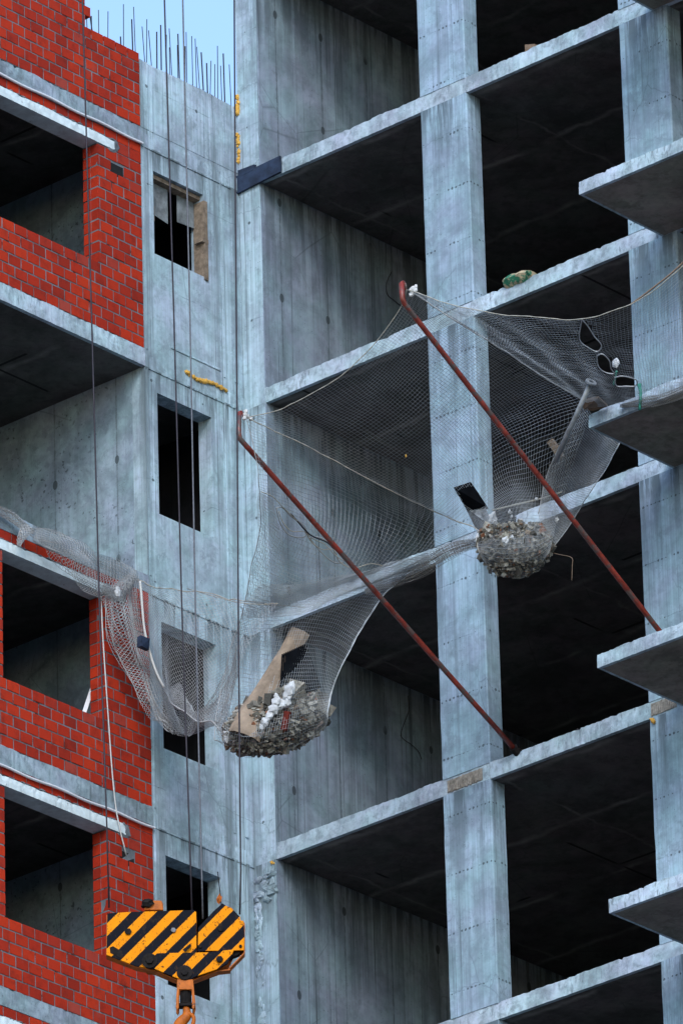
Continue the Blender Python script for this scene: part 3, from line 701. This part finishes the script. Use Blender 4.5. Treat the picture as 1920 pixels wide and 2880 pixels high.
GB=[
[(0.200,-2.792,45.045),(0.269,-2.662,45.160),(0.269,-2.448,45.343),(0.200,-2.161,45.488)],
[(0.180,-2.738,44.799),(0.249,-2.602,44.849),(0.249,-2.398,44.971),(0.180,-2.080,45.125)],
[(0.170,-2.672,44.571),(0.239,-2.522,44.597),(0.239,-2.296,44.687),(0.170,-1.994,44.818)],
[(0.180,-2.523,44.392),(0.249,-2.388,44.384),(0.249,-2.207,44.442),(0.180,-1.906,44.533)],
[(0.220,-2.347,44.155),(0.289,-2.257,44.145),(0.289,-2.099,44.195),(0.220,-1.850,44.274)],
[(0.280,-2.230,43.893),(0.349,-2.155,43.895),(0.349,-2.026,43.953),(0.280,-1.784,44.074)],
[(0.360,-2.135,43.658),(0.429,-2.075,43.644),(0.429,-1.946,43.696),(0.360,-1.718,43.834)],
[(0.500,-2.079,43.548),(0.569,-2.029,43.447),(0.569,-1.902,43.431),(0.500,-1.675,43.513)]]
GH=[
[(0.359,-1.945,44.054),(0.690,-2.078,43.973),(0.938,-2.202,43.766),(1.135,-2.303,43.449),(1.431,-2.462,43.361),(1.811,-2.607,43.371),(2.188,-2.807,43.462),(2.530,-3.037,43.554)],
[(0.330,-1.901,43.943),(0.639,-2.041,43.845),(0.899,-2.162,43.646),(1.118,-2.272,43.376),(1.411,-2.427,43.279),(1.754,-2.578,43.244),(2.098,-2.758,43.259),(2.421,-2.977,43.306)],
[(0.299,-1.841,43.803),(0.576,-1.964,43.633),(0.849,-2.098,43.476),(1.095,-2.234,43.284),(1.383,-2.400,43.197),(1.705,-2.543,43.122),(2.007,-2.710,43.056),(2.301,-2.927,43.059)],
[(0.280,-1.793,43.701),(0.517,-1.905,43.458),(0.786,-2.035,43.288),(1.071,-2.203,43.202),(1.364,-2.373,43.128),(1.669,-2.507,43.013),(1.894,-2.653,42.808),(2.102,-2.841,42.645)]]
GR=[
[(0.100,-3.897,45.612),(0.100,-3.475,45.696),(0.100,-3.134,45.709),(0.100,-2.748,45.639),(0.100,-2.380,45.687),(0.100,-2.051,45.625)],
[(0.180,-3.938,45.527),(0.180,-3.577,45.535),(0.180,-3.207,45.511),(0.180,-2.837,45.431),(0.180,-2.486,45.456),(0.180,-2.185,45.464)],
[(0.220,-3.937,45.447),(0.220,-3.643,45.398),(0.220,-3.254,45.291),(0.220,-2.959,45.191),(0.220,-2.653,45.196),(0.220,-2.307,45.275)],
[(0.160,-3.816,45.428),(0.160,-3.626,45.334),(0.160,-3.207,45.186),(0.160,-2.971,45.083),(0.160,-2.712,45.039),(0.160,-2.321,45.144)]]
def layers(G,nu,nv,lay,r,name,mat,root,amp=.02,diag=True):
    sf=Surf(G); m=MB(); m.wire=True
    for q in range(lay):
        w=wires(sf.grid(nu,nv,amp,27+q*5,lambda u,v:Vector((.025*math.sin(u*13+v*5+q*2),.035*math.sin(u*10+v*6+q*2),.030*math.sin(u*8+q*1.7+v*7)))),r,None,diag if q%2==0 else not diag); m.add(w.v,w.f)
    part(m,name,M[mat],root)
layers(GB,17,46,2,.0030,'gathered_netting','net_w',nl)
layers(GH,40,16,2,.0025,'hem_netting','net_w',nl,.025)
bl=bundle([(0.060,-4.587,45.686),(0.100,-4.263,45.658),(0.120,-4.065,45.589),(0.140,-3.881,45.548)],[.05,.06,.05,.025],9,14,.0026,'bundled grey net rolled along the left slab edge and knotted at the brick corner',11,layers=2,mat='net_w')
layers(GR,40,13,2,.0026,'gathered_netting','net_w',bl,.02)
bundle([(0.240,-2.825,45.133),(0.270,-2.663,45.120),(0.270,-2.488,45.273),(0.200,-2.259,45.484)],[.05,.085,.09,.05],9,11,.0026,'',12,layers=2,mat='net_w',root=bl)
bundle([(0.150,-4.009,45.541),(0.160,-4.110,45.392),(0.150,-4.145,45.272)],[.07,.05,.02],8,7,.0026,'',15,layers=2,mat='net_w',root=bl)
bundle([(4.612,-1.100,44.854),(4.289,-1.150,44.878),(4.022,-1.350,44.711),(3.952,-1.700,44.452),(3.746,-1.850,44.370),(3.520,-1.900,44.318)],[.05,.07,.085,.08,.06,.03],20,52,.0018,'',13,layers=2,root=n0,diag=False,mat='net_d')
bundle([(7.130,-1.540,45.591),(7.498,-1.560,45.496),(7.818,-1.560,45.441),(8.267,-1.560,45.450),(8.780,-1.560,45.491)],[.02,.05,.06,.07,.05],18,46,.0022,'',14,layers=1,root=n2,mat='net_d')
GF=[
[(3.988,-4.216,44.631),(4.019,-4.140,44.619),(3.991,-3.977,44.617)],
[(3.548,-3.791,44.400),(3.629,-3.713,44.344),(3.675,-3.508,44.276)],
[(2.919,-3.341,43.878),(3.075,-3.218,43.813),(3.235,-3.012,43.717)],
[(2.523,-3.141,43.523),(2.791,-3.082,43.401),(3.109,-2.977,43.277)],
[(2.375,-3.178,43.010),(2.711,-3.174,42.850),(3.101,-3.118,42.744)],
[(2.432,-3.313,42.541),(2.806,-3.376,42.268),(3.040,-3.230,42.240)]]
sf=Surf(GF); m=wires(sf.grid(22,70,.020,21),.0018); part(m,'folded_netting',M['net'],n0)
GV=[
[(3.137,-3.368,44.017),(3.573,-3.093,44.030),(3.927,-2.662,44.165),(4.053,-2.157,44.390),(4.064,-1.396,44.770)],
[(2.995,-3.313,43.890),(3.463,-2.990,43.914),(3.868,-2.622,44.066),(3.993,-2.115,44.324),(4.029,-1.358,44.716)],
[(2.810,-3.226,43.759),(3.397,-2.922,43.760),(3.810,-2.599,43.961),(3.939,-2.057,44.267),(4.012,-1.342,44.661)]]
layers(GV,96,18,2,.0019,'gathered_netting','net',n0,.012,False)
GS=[
[(6.582,-1.550,45.815),(6.675,-1.500,45.635),(6.399,-0.900,45.742),(6.152,-0.400,45.842)],
[(6.272,-1.450,45.624),(6.300,-1.300,45.472),(6.169,-0.900,45.459),(6.030,-0.500,45.531)],
[(5.980,-1.350,45.425),(5.975,-1.200,45.257),(5.912,-0.900,45.185),(5.857,-0.600,45.250)],
[(5.759,-1.300,45.157),(5.744,-1.200,44.975),(5.719,-1.000,44.857),(5.698,-0.800,44.847)],
[(5.645,-1.300,44.809),(5.659,-1.250,44.627),(5.592,-1.100,44.534),(5.563,-1.000,44.483)]]
ns,SS,RS=net(GS,44,56,.0019,'dark grey net flap hanging under the balcony corner down to the right rubble heap',5,GRP,edges=(('left',.006,'net_w'),('right',.006,'net')),amp=.01)
sweep('webbing_rope',spline([(0.420,-2.370,45.319),(0.420,-2.351,45.156),(0.420,-2.334,44.936),(0.420,-2.302,44.694),(0.450,-2.251,44.420),(0.500,-2.198,44.169),(0.550,-2.122,43.982)],6),.016,'rope_w','white webbing rope hanging down through the draped net beside the brick corner','rope',5)
m=MB(); p=Vector((0.480,-2.393,44.505)); m.box(p.x-.03,p.x+.03,p.y-.075,p.y+.07,p.z-.085,p.z+.06,j=.010); single(m,'rope_weight',M['navy'],'small dark blue block tied to the white webbing rope in the draped net','block')
m=MB(); m.blob((0.480,-2.822,45.011),(.03,.04,.07),seed=3); single(m,'plastic_scrap',M['white'],'small white plastic scrap caught on the bundled net at the brick corner','scrap')
sweep('cord',spline([(0.700,-1.859,45.299),(2.898,-3.428,43.895),(3.214,-3.073,43.869),(3.438,-2.876,43.833)],8),.0045,'rope','thin pale cord running level from the draped net past the wall corner','cord',4)
sweep('torn_cord',spline([(4.001,-4.207,44.657),(3.989,-4.010,44.673),(3.959,-3.795,44.618),(3.941,-3.555,44.540),(3.912,-3.269,44.426),(3.951,-3.090,44.390),(3.947,-2.865,44.301),(3.976,-2.713,44.286)],6),.006,'rope','frayed pale cord looping along the tear of the large left net','cord',4)
sweep('torn_cord',spline([(3.920,-3.828,44.565),(3.878,-3.710,44.482),(3.865,-3.550,44.430),(3.912,-3.378,44.461),(3.892,-3.248,44.385),(3.912,-3.086,44.338),(3.967,-2.960,44.361),(3.931,-2.812,44.268),(3.963,-2.625,44.238),(4.032,-2.398,44.345),(4.031,-2.170,44.393)],6),.006,'rope','second frayed cord hanging in scallops below the tear of the large left net','cord',4)
sweep('cord',spline([(3.941,-3.643,44.593),(3.938,-3.480,44.511),(3.933,-3.291,44.439),(3.965,-3.068,44.420),(3.968,-2.939,44.368)],6),.009,'rebar','thick dark cord along the tear just below the lower red pole','cord',5)
m=MB()
for i in range(7): m.blob(Vector((4.172,-4.620,45.406))+Vector((random.uniform(-.03,.05),random.uniform(-.02,.03),random.uniform(-.05,.05))),(.03,.025,.035),seed=i,sub=1)
single(m,'rope_knot',M['rope_w'],'white knot of rope tied at the tip of the lower red pole','knot')
m=MB()
for i in range(7): m.blob(Vector((6.981,-4.930,45.894))+Vector((random.uniform(-.03,.05),random.uniform(-.02,.03),random.uniform(-.05,.05))),(.03,.025,.035),seed=i,sub=1)
single(m,'rope_knot',M['rope_w'],'white knot of rope tied at the tip of the upper red pole','knot')
sweep('brown_rope',spline([(10.002,-4.820,44.695),(10.329,-4.820,44.786),(10.757,-4.820,44.940),(11.591,-4.820,45.381)],6),.011,'rope_br','brown rope climbing from the torn net edge toward the right edge over the right column','rope',5)
sweep('green_tie',spline([(7.443,-1.580,45.734),(7.473,-1.600,45.601),(7.425,-1.570,45.424)],5),[.03,.02]+[.018]*9,'green','green strap tying the torn net to the front of the balcony slab','strap',6)
sweep('green_tie',spline([(7.463,-2.000,45.756),(7.399,-1.950,45.708),(7.328,-1.900,45.662)],5),.012,'green','smaller green strap knotted at the lower torn hole of the net','strap',6)
m=MB(); m.blob((7.712,-2.300,45.669),(.055,.03,.055),seed=5,amp=.5,sub=1); single(m,'paper_scrap',M['white'],'white crumpled paper caught beside the lowest torn hole of the net','scrap')
m=MB(); P=[Vector(q) for q in [(6.605,-1.611,45.802),(7.035,-1.819,45.628),(6.927,-1.531,45.659),(6.697,-1.516,45.683),(6.580,-1.544,45.734)]]; u=Vector((0,0,.02)); m.add([p for p in P]+[p+u for p in P],[(0,1,2,3,4),(5,6,7,8,9)]+[(i,(i+1)%5,(i+1)%5+5,i+5) for i in range(5)]); single(m,'plywood_piece',M['ply'],'brown plywood piece lying in the net at the balcony corner','plywood')
r=empty('flanged_pipe',(6.587,-2.088,44.885),'grey pipe with a round flange leaning in the net by the balcony corner','pipe')
a=Vector((7.389,-2.385,45.494));b=Vector((6.587,-2.088,44.885));d=(a-b).normalized()
m=MB(); m.tube([b,a],.028,12); part(m,'pipe_body',M['steel_g'],r,smooth=True)
m=MB(); m.tube([a,a+d*.022],.066,20); part(m,'flange',M['steel_g'],r)
m=MB(); m.tube([a+d*.019,a+d*.025],.027,12); part(m,'bore_shade',M['hole'],r)  # dark disc on the flange paints the shaded inside of the pipe
m=MB(); a,b=[Vector(q) for q in [(5.939,-1.392,45.608),(6.010,-1.288,45.398)]]; m.tube([a,a.lerp(b,.5)+Vector((.0,0,.02)),b],.05,4); single(m,'wood_scrap',M['timber'],'orange brown wood scrap caught in the net left of the flanged pipe','wood')
m=MB(); m.blob((5.117,-2.972,45.154),(.012,.01,.022),seed=5,sub=1); single(m,'foam_speck',M['foam'],'tiny yellow speck caught in the middle of the net left of the column','scrap')
m=MB(); m.tube([(5.004,-1.350,45.050),(5.292,-1.300,45.037),(5.591,-1.250,45.020),(5.848,-1.100,45.084)],.010,5); single(m,'thin_stick',M['rope'],'thin pale stick lying level across the top of the right rubble heap','stick')
AX=Vector((0.75251,0.65858,0)); AY=Vector((-0.65858,0.75251,0))
def rubble(c,rw,rh,rd,tilt,n_,lab,seed,cut,big,cat='rubble'):
    random.seed(seed); c=Vector(c); m=MB(); m.wire=True
    ct,st=math.cos(tilt),math.sin(tilt)
    k=0
    while k<n_:
        x,y,z=[random.uniform(-1,1) for _ in range(3)]; rr=math.sqrt(x*x+y*y+z*z)
        if rr>1 or (rr<.72 and z<cut-.25): continue
        if z>cut+.16*noise.noise(Vector((x*3,y*3,seed))): continue
        k+=1; X,Y_,Zz=x*rw,y*rd,z*rh
        p=c+AX*(X*ct-Zz*st)+AY*Y_+Vector((0,0,1))*(X*st+Zz*ct)
        s=random.uniform(.008,.024)*(1.9 if random.random()<.12 else 1)*(1+big*max(0,min(1,z*.9+x*.9)))
        rot=Matrix.Rotation(random.uniform(0,6.28),3,Vector((random.uniform(-1,1),random.uniform(-1,1),random.uniform(-1,1))).normalized())
        sx,sy,sz=random.uniform(.6,1.7),random.uniform(.6,1.3),random.uniform(.35,.9)
        vs=[p+rot@Vector((a*s*sx*random.uniform(.6,1.1),b*s*sy*random.uniform(.6,1.1),d*s*sz*random.uniform(.6,1.1))) for a in(-1,1) for b in(-1,1) for d in(-1,1)]
        m.hexa(vs)
    # darker core so that no light comes through
    o=single(m,'rubble_heap',M['rubble'],lab,cat); o['kind']='stuff'; return o
rubble((2.942,-2.876,42.539),.615,.35,.34,.28,4200,'heap of broken grey rubble filling the lower left net bag under the tan roll',31,.8,1.7)
rubble((5.286,-1.319,44.535),.43,.385,.32,.0,3800,'heap of brown grey rubble filling the right net bag in front of the column',32,.42,.25)
m=MB(); P=[(3.267,-2.769,43.626),(3.173,-2.888,43.338),(3.077,-3.004,43.074),(2.990,-3.115,42.798),(2.906,-3.213,42.537),(2.830,-3.295,42.279)]; RR=[.115,.108,.115,.142,.170,.185]; Q=spline(P,3); n_=len(Q); K=15; vs=[]
for i,p in enumerate(Q):
    p=Vector(p); t=i/(n_-1)*5; a=min(int(t),4); r=RR[a]+(RR[a+1]-RR[a])*(t-a)
    ax=(Q[min(i+1,n_-1)]-Q[max(i-1,0)]).normalized(); sx=ax.cross(AY).normalized()
    for q in range(K):     # an open curled sheet, hollow side away from the street
        c=math.pi*(.02+.96*q/(K-1)); rr=r*(1+.05*math.sin(q*1.9+i*.5)); vs.append(p+sx*math.cos(c)*rr-AY*math.sin(c)*rr*.55+AY*.02)
m.add(vs,[(i*K+q,i*K+q+1,(i+1)*K+q+1,(i+1)*K+q) for i in range(n_-1) for q in range(K-1)])
b=[v+AY*.014 for v in vs]; m.add(b,[(i*K+q,(i+1)*K+q,(i+1)*K+q+1,i*K+q+1) for i in range(n_-1) for q in range(K-1)])
single(m,'curled_board',M['card'],'large tan curled cardboard sheet leaning right in the lower left net bag','cardboard')
m=MB(); P=[Vector(q) for q in [(3.169,-2.992,43.294),(3.384,-2.791,43.430),(3.514,-2.719,42.868),(3.140,-3.026,42.678)]]; u=AY*.03
for i in range(14):
    a=P[0].lerp(P[1],i/14);b=P[0].lerp(P[1],(i+.8)/14);c=P[3].lerp(P[2],(i+.8)/14);d=P[3].lerp(P[2],i/14); m.hexa([a,a+u,d,d+u,b,b+u,c,c+u])
m.hexa([P[0]+u,P[0]+u*1.5,P[3]+u,P[3]+u*1.5,P[1]+u,P[1]+u*1.5,P[2]+u,P[2]+u*1.5])
single(m,'ribbed_panel',M['black'],'black ribbed plastic panel standing beside the curled tan sheet in the left net bag','panel')
m=MB()
for i,(p,r) in enumerate([((3.390,-3.103,42.752),0.060),((3.346,-3.101,42.689),0.050),((3.314,-3.084,42.616),0.045),((3.259,-3.115,42.590),0.045),((3.226,-3.168,42.628),0.050),((3.244,-3.193,42.692),0.020),((3.179,-3.164,42.555),0.060),((3.117,-3.173,42.483),0.050),((3.068,-3.182,42.429),0.045),((3.009,-3.194,42.366),0.030)]): m.blob(p,(r*1.3,r*.8,r*1.35),seed=i*5,sub=2,amp=.32)
single(m,'foam_clump',M['white'],'long ragged white foam clump lying along the curled tan sheet on the left rubble heap','foam')
m=MB()
for i,(p,r) in enumerate([((2.603,-3.308,42.380),0.045),((2.580,-3.299,42.334),0.040)]): m.blob(p,(r,r*.8,r*1.3),seed=i*5,sub=1,amp=.6)
single(m,'foam_clump',M['white'],'small grey white foam lump at the far left tip of the left rubble heap','foam')
m=MB(); m.tube([(3.297,-3.053,42.520),(3.202,-3.015,42.328)],.045,4); single(m,'brick_fragment',M['brick_old'],'dark red brick fragment lying on the left rubble heap','brick')
m=MB(); P=[Vector(q) for q in [(4.814,-1.794,45.257),(4.934,-1.631,45.343),(5.009,-1.429,45.052),(4.760,-1.465,45.042)]]; u=AY*.03; m.hexa([P[0],P[0]+u,P[3],P[3]+u,P[1],P[1]+u,P[2],P[2]+u]); single(m,'dark_board',M['black'],'dark board jutting up at the left of the right rubble heap over the column','board')
m=MB(); P=[Vector(q) for q in [(4.728,-1.493,45.124),(4.889,-1.396,45.194),(5.235,-1.557,44.651),(4.810,-1.427,44.866)]]; u=AY*.03; m.hexa([P[0],P[0]+u,P[3],P[3]+u,P[1],P[1]+u,P[2],P[2]+u]); single(m,'brown_board',M['rag'],'grey brown ragged sheet below the dark board in the right net bag','board')
m=MB()
for i,(p,r) in enumerate([((5.144,-1.508,44.871),0.045),((5.144,-1.518,44.814),0.045),((5.183,-1.536,44.774),0.035),((4.994,-1.604,44.633),0.040),((5.058,-1.619,44.623),0.030),((4.992,-1.619,44.586),0.030),((5.352,-1.460,44.876),0.028),((5.380,-1.460,44.808),0.018),((5.499,-1.440,44.722),0.028),((5.482,-1.476,44.646),0.040),((5.465,-1.486,44.638),0.030),((5.406,-1.618,44.439),0.045),((5.458,-1.559,44.478),0.030),((5.559,-1.388,44.645),0.030),((5.596,-1.264,45.025),0.020),((5.729,-1.077,44.777),0.025)]): m.blob(p,(r,r*.8,r*1.05),seed=i*5,sub=2,amp=.5)
single(m,'foam_scraps',M['white'],'small white foam scraps scattered over the right rubble heap','foam')['kind']='stuff'
m=MB(); P=[Vector(q) for q in [(5.122,-1.406,44.934),(5.373,-1.369,44.841),(5.398,-1.427,44.558),(5.221,-1.545,44.577)]]; u=AY*.05; m.hexa([P[0],P[0]+u,P[3],P[3]+u,P[1],P[1]+u,P[2],P[2]+u]); single(m,'black_sheet',M['black'],'black plastic sheet standing behind the top of the right rubble heap','sheet')
sweep('dangling_wire',spline([(5.522,-1.000,44.463),(5.696,-1.000,44.373),(5.868,-1.000,44.277),(5.870,-1.000,44.172),(5.855,-1.000,43.991)],4),.004,'rope_br','thin brown wire sticking out right of the right rubble heap and hanging down','wire',4)


# ---------------- crane hook block and cables ----------------
HR=empty('crane_hook_block',(4.671,-6.376,38.183),'orange and black striped crane hook block hanging on steel cables at the lower left','hook block',rz=0.71893)
HM=lambda mb,name,mat,loc=(0,0,0),**kw: mb.build(name,M[mat],HR,**kw)
m=MB(); m.prism([(-0.8280,0.4841),(-0.5888,0.4929),(0.1120,0.4940),(0.1336,0.4662),(0.1279,-0.0118),(-0.0518,-0.0143),(-0.3196,-0.1890),(-0.5321,-0.1429),(-0.8435,-0.0016)],0,.018); HM(m,'side_plate','stripe',bevel=.003)
m=MB(); m.prism([(0.1524,0.2821),(0.3181,0.4686),(0.4187,0.5615),(0.4594,0.5315),(0.5179,0.5025),(0.5784,0.4288),(0.6072,0.3960),(0.6108,0.3560),(0.6445,0.3470),(0.6504,0.2033),(0.6405,0.0045),(0.1429,0.0084)],-.006,.014); HM(m,'side_plate','stripe',bevel=.003)
m=MB(); m.prism([(a+.078,b) for a,b in [(-0.3314,-0.0123),(-0.0518,-0.0143),(0.2426,-0.0184),(0.5375,0.0077),(0.4606,-0.1570),(0.3491,-0.2171),(0.0976,-0.3016),(0.0603,-0.3322),(-0.0061,-0.3461),(-0.0717,-0.3155),(-0.2322,-0.2393),(-0.3343,-0.1886),(-0.4077,-0.1832),(-0.4555,-0.1325),(-0.4543,-0.0579),(-0.4051,-0.0196)]],-.030,-.007); o=HM(m,'lower_plate','stripe',bevel=.003); o.location.x=-.078
m=MB(); m.prism([(-0.8280,0.4841),(-0.5888,0.4929),(0.1120,0.4940),(0.1336,0.4662),(0.1279,-0.0118),(-0.0518,-0.0143),(-0.3196,-0.1890),(-0.5321,-0.1429),(-0.8435,-0.0016)],.125,.143); HM(m,'rear_plate','hook_or',bevel=.003)
m=MB(); m.prism([(0.1524,0.2821),(0.3181,0.4686),(0.4187,0.5615),(0.4594,0.5315),(0.5179,0.5025),(0.5784,0.4288),(0.6072,0.3960),(0.6108,0.3560),(0.6445,0.3470),(0.6504,0.2033),(0.6405,0.0045),(0.1429,0.0084)],.125,.143); HM(m,'rear_plate','hook_or',bevel=.003)
m=MB(); m.prism([(-0.3314,-0.0123),(-0.0518,-0.0143),(0.2426,-0.0184),(0.5375,0.0077),(0.4606,-0.1570),(0.3491,-0.2171),(0.0976,-0.3016),(0.0603,-0.3322),(-0.0061,-0.3461),(-0.0717,-0.3155),(-0.2322,-0.2393),(-0.3343,-0.1886),(-0.4077,-0.1832),(-0.4555,-0.1325),(-0.4543,-0.0579),(-0.4051,-0.0196)],.144,.160); HM(m,'rear_plate','hook_or',bevel=.003)
def web(P,t,name='edge_web',mat='hook_or'):
    m=MB()
    for (a,b) in zip(P,P[1:]):
        A=Vector((a[0],0,a[1]));B=Vector((b[0],0,b[1])); d=(B-A).normalized(); n=Vector((-d.z,0,d.x))*t
        m.hexa([(p.x,y,p.z) for p in (A,A+n) for y in(.0185,.1245) for p in (p,)]+[(p.x,y,p.z) for p in (B,B+n) for y in(.0185,.1245)])
    HM(m,name,mat)
web([(-0.8370,0.4716),(-0.8494,-0.0014),(-0.5322,-0.1493),(-0.3198,-0.2001),(-0.0719,-0.3282),(0.0602,-0.3354),(0.3490,-0.2251),(0.4889,-0.2134)],.012)
web([(0.4744,-0.2050),(0.6488,-0.0196),(0.6562,0.3387)],.012)
m=MB(); m.prism([(-0.7814,0.4380),(0.0742,0.4441),(0.0668,0.0298),(-0.0034,-0.1906),(-0.2887,-0.1026),(-0.5233,-0.0478),(-0.7872,0.0237)],.03,.11); HM(m,'core','hook_dk')
m=MB(); m.prism([(0.1886,0.2491),(0.3991,0.4662),(0.6023,0.3004),(0.5958,-0.0180),(0.3880,-0.1071),(0.1827,-0.0691)],.03,.11); HM(m,'core','hook_dk')
m=MB(); m.tube([(-0.6061,-0.0220,0.2574),(-0.6061,0.0000,0.2574)],0.0382,6); HM(m,'bolt','hook_dk',bevel=.002)
m=MB(); m.tube([(-0.1169,-0.0220,0.2586),(-0.1169,0.0000,0.2586)],0.0294,6); HM(m,'bolt','cable_l',bevel=.002)
m=MB(); m.tube([(0.3958,-0.0220,0.2575),(0.3958,0.0000,0.2575)],0.0324,6); HM(m,'bolt','hook_dk',bevel=.002)
m=MB(); m.tube([(0.1711,-0.0220,0.0540),(0.1711,0.0000,0.0540)],0.0177,6); HM(m,'bolt','hook_dk',bevel=.002)
m=MB(); m.tube([(0.6052,-0.0220,0.0489),(0.6052,0.0000,0.0489)],0.0177,6); HM(m,'bolt','hook_dk',bevel=.002)
m=MB(); m.tube([(-0.3790,-0.0420,-0.1011),(-0.3790,-0.0300,-0.1011)],0.0853,18); HM(m,'pin_washer','hook_dk',bevel=.002)
m=MB(); m.tube([(-0.3790,-0.0650,-0.1011),(-0.3790,-0.0420,-0.1011)],0.0441,6); HM(m,'bolt','hook_dk',bevel=.002)
m=MB(); m.tube([(-0.0036,-0.0420,-0.2506),(-0.0036,-0.0300,-0.2506)],0.0853,18); HM(m,'pin_washer','hook_dk',bevel=.002)
m=MB(); m.tube([(-0.0036,-0.0650,-0.2506),(-0.0036,-0.0420,-0.2506)],0.0412,6); HM(m,'bolt','hook_dk',bevel=.002)
m=MB(); m.tube([(0.3769,-0.0600,-0.1112),(0.3769,-0.0300,-0.1112)],0.0382,6); HM(m,'bolt','hook_dk',bevel=.002)
m=MB(); m.prism([(-0.4263,0.5103),(-0.4220,0.5949),(-0.3507,0.6231),(-0.2401,0.6182),(-0.2244,0.5809),(-0.2228,0.5010)],.0,.13); HM(m,'top_cap','hook_or',bevel=.01)
m=MB(); a=[(-0.3883,0.5779)][0]; m.blob((a[0],-.01,a[1]),(.065,.05,.05),seed=3,amp=.5); HM(m,'grease_lump','hook_dk')
P=[(0.4082,0.5538),(0.3747,0.9600),(0.3847,0.6345)]
m=MB(); m.tube([(P[0][0],.06,P[0][1]),(P[1][0],.06,P[1][1])],.006,6); HM(m,'antenna_rod','hook_dk')
m=MB(); m.blob((P[2][0],.05,P[2][1]),(.025,.02,.05),seed=2,amp=.6); HM(m,'cable_clip','hook_or')
P=[(-0.0218,0.0166),(0.0679,0.0903),(0.0746,0.0534),(0.0072,-0.0082)]
m=MB(); m.prism(P,-.035,-.031); HM(m,'slot_shade','hook_dk')  # dark plate laid on the front, painting the slot's shaded opening
P=[(-0.8085,0.0801),(-0.7715,0.0949),(-0.6768,0.0284),(-0.6630,-0.0357),(-0.6926,-0.0459),(-0.8021,0.0162)]
m=MB(); m.prism(P,-.004,-.001); HM(m,'lifting_slot_shade','hook_dk')  # thin dark plate painted as the shaded hole
P=[(-0.0865,-0.3230),(0.0868,-0.3282),(0.0950,-0.4474),(0.1068,-0.6061),(0.0908,-0.6768),(0.0691,-0.6603),(0.0700,-0.4466),(-0.0666,-0.4425),(-0.0731,-0.6481),(-0.0854,-0.6794),(-0.1068,-0.6471),(-0.0915,-0.4418)]
m=MB(); m.prism(P,-.03,.0)
m2=MB(); m.prism(P,.115,.145); HM(m,'swivel_fork','hook_or',bevel=.006)
P=[(0.0026,-0.4367),(-0.0001,-0.5870),(0.0010,-0.5237),(0.0002,-0.5712),(-0.0952,-0.6554),(0.1014,-0.6613)]
m=MB(); m.tube([(P[0][0],.055,P[0][1]),(P[1][0],.055,P[1][1])],.062,16); HM(m,'swivel_nut','hook_dk',bevel=.004)
m=MB(); m.tube([(P[2][0],.055,P[2][1]),(P[3][0],.055,P[3][1])],.05,16); HM(m,'swivel_collar','hook_or')
m=MB(); m.box(P[4][0],P[5][0],.0,.11,P[1][1]-.03,P[1][1]); HM(m,'fork_base','hook_dk')
P=[(0.0038,-0.6188),(0.0064,-0.7216),(-0.0656,-0.8064),(-0.1193,-0.9468),(-0.1071,-1.0890),(-0.0136,-1.1863),(0.1187,-1.1588),(0.1793,-1.0504)]
Q=spline([(a,.055,b) for a,b in P],6)
m=MB(); m.tube(Q,[.035+.022*math.sin(min(1,i/len(Q)*1.5)*3.14)*1.3 for i in range(len(Q))],12); HM(m,'hook','hook_or',smooth=True)
P=[(0.0098,-0.6901),(0.0751,-0.7316),(0.0812,-0.8029),(0.0357,-0.8883),(-0.0686,-0.9799)]
Q=spline([(a,.03,b) for a,b in P],6)
m=MB(); m.tube(Q,.022,10); HM(m,'safety_latch','hook_or',smooth=True)
sweep('crane_cable',[(3.959,-6.907,55.642),(3.916,-6.944,51.106),(3.905,-6.954,49.972),(3.947,-6.917,45.539),(3.973,-6.894,42.324),(4.005,-6.866,39.866),(4.015,-6.858,38.760)],.0095,'cable','outermost left dark steel cable passing over the red blocks','cable',6,'steel cables carrying the hook block')
sweep('crane_cable',[(4.547,-6.392,55.616),(4.595,-6.350,51.077),(4.607,-6.340,49.942),(4.635,-6.315,46.056),(4.656,-6.297,42.296),(4.685,-6.272,39.374),(4.690,-6.267,38.681)],.0095,'cable','darker cable of the close middle pair passing over the concrete windows','cable',6,'steel cables carrying the hook block')
sweep('crane_cable',[(4.745,-6.219,55.608),(4.760,-6.206,51.070),(4.764,-6.203,49.936),(4.771,-6.196,46.050),(4.768,-6.199,42.291),(4.776,-6.192,39.216),(4.778,-6.190,38.601)],.0095,'cable_l','lighter grey cable of the close middle pair passing over the concrete windows','cable',6,'steel cables carrying the hook block')
sweep('crane_cable',[(5.271,-5.759,55.585),(5.218,-5.806,51.051),(5.204,-5.817,49.917),(5.173,-5.844,47.130),(5.147,-5.868,44.408),(5.117,-5.893,41.750),(5.095,-5.912,39.152),(5.080,-5.926,38.640)],.0095,'cable','rightmost steel cable hanging beside the wall corner','cable',6,'steel cables carrying the hook block')
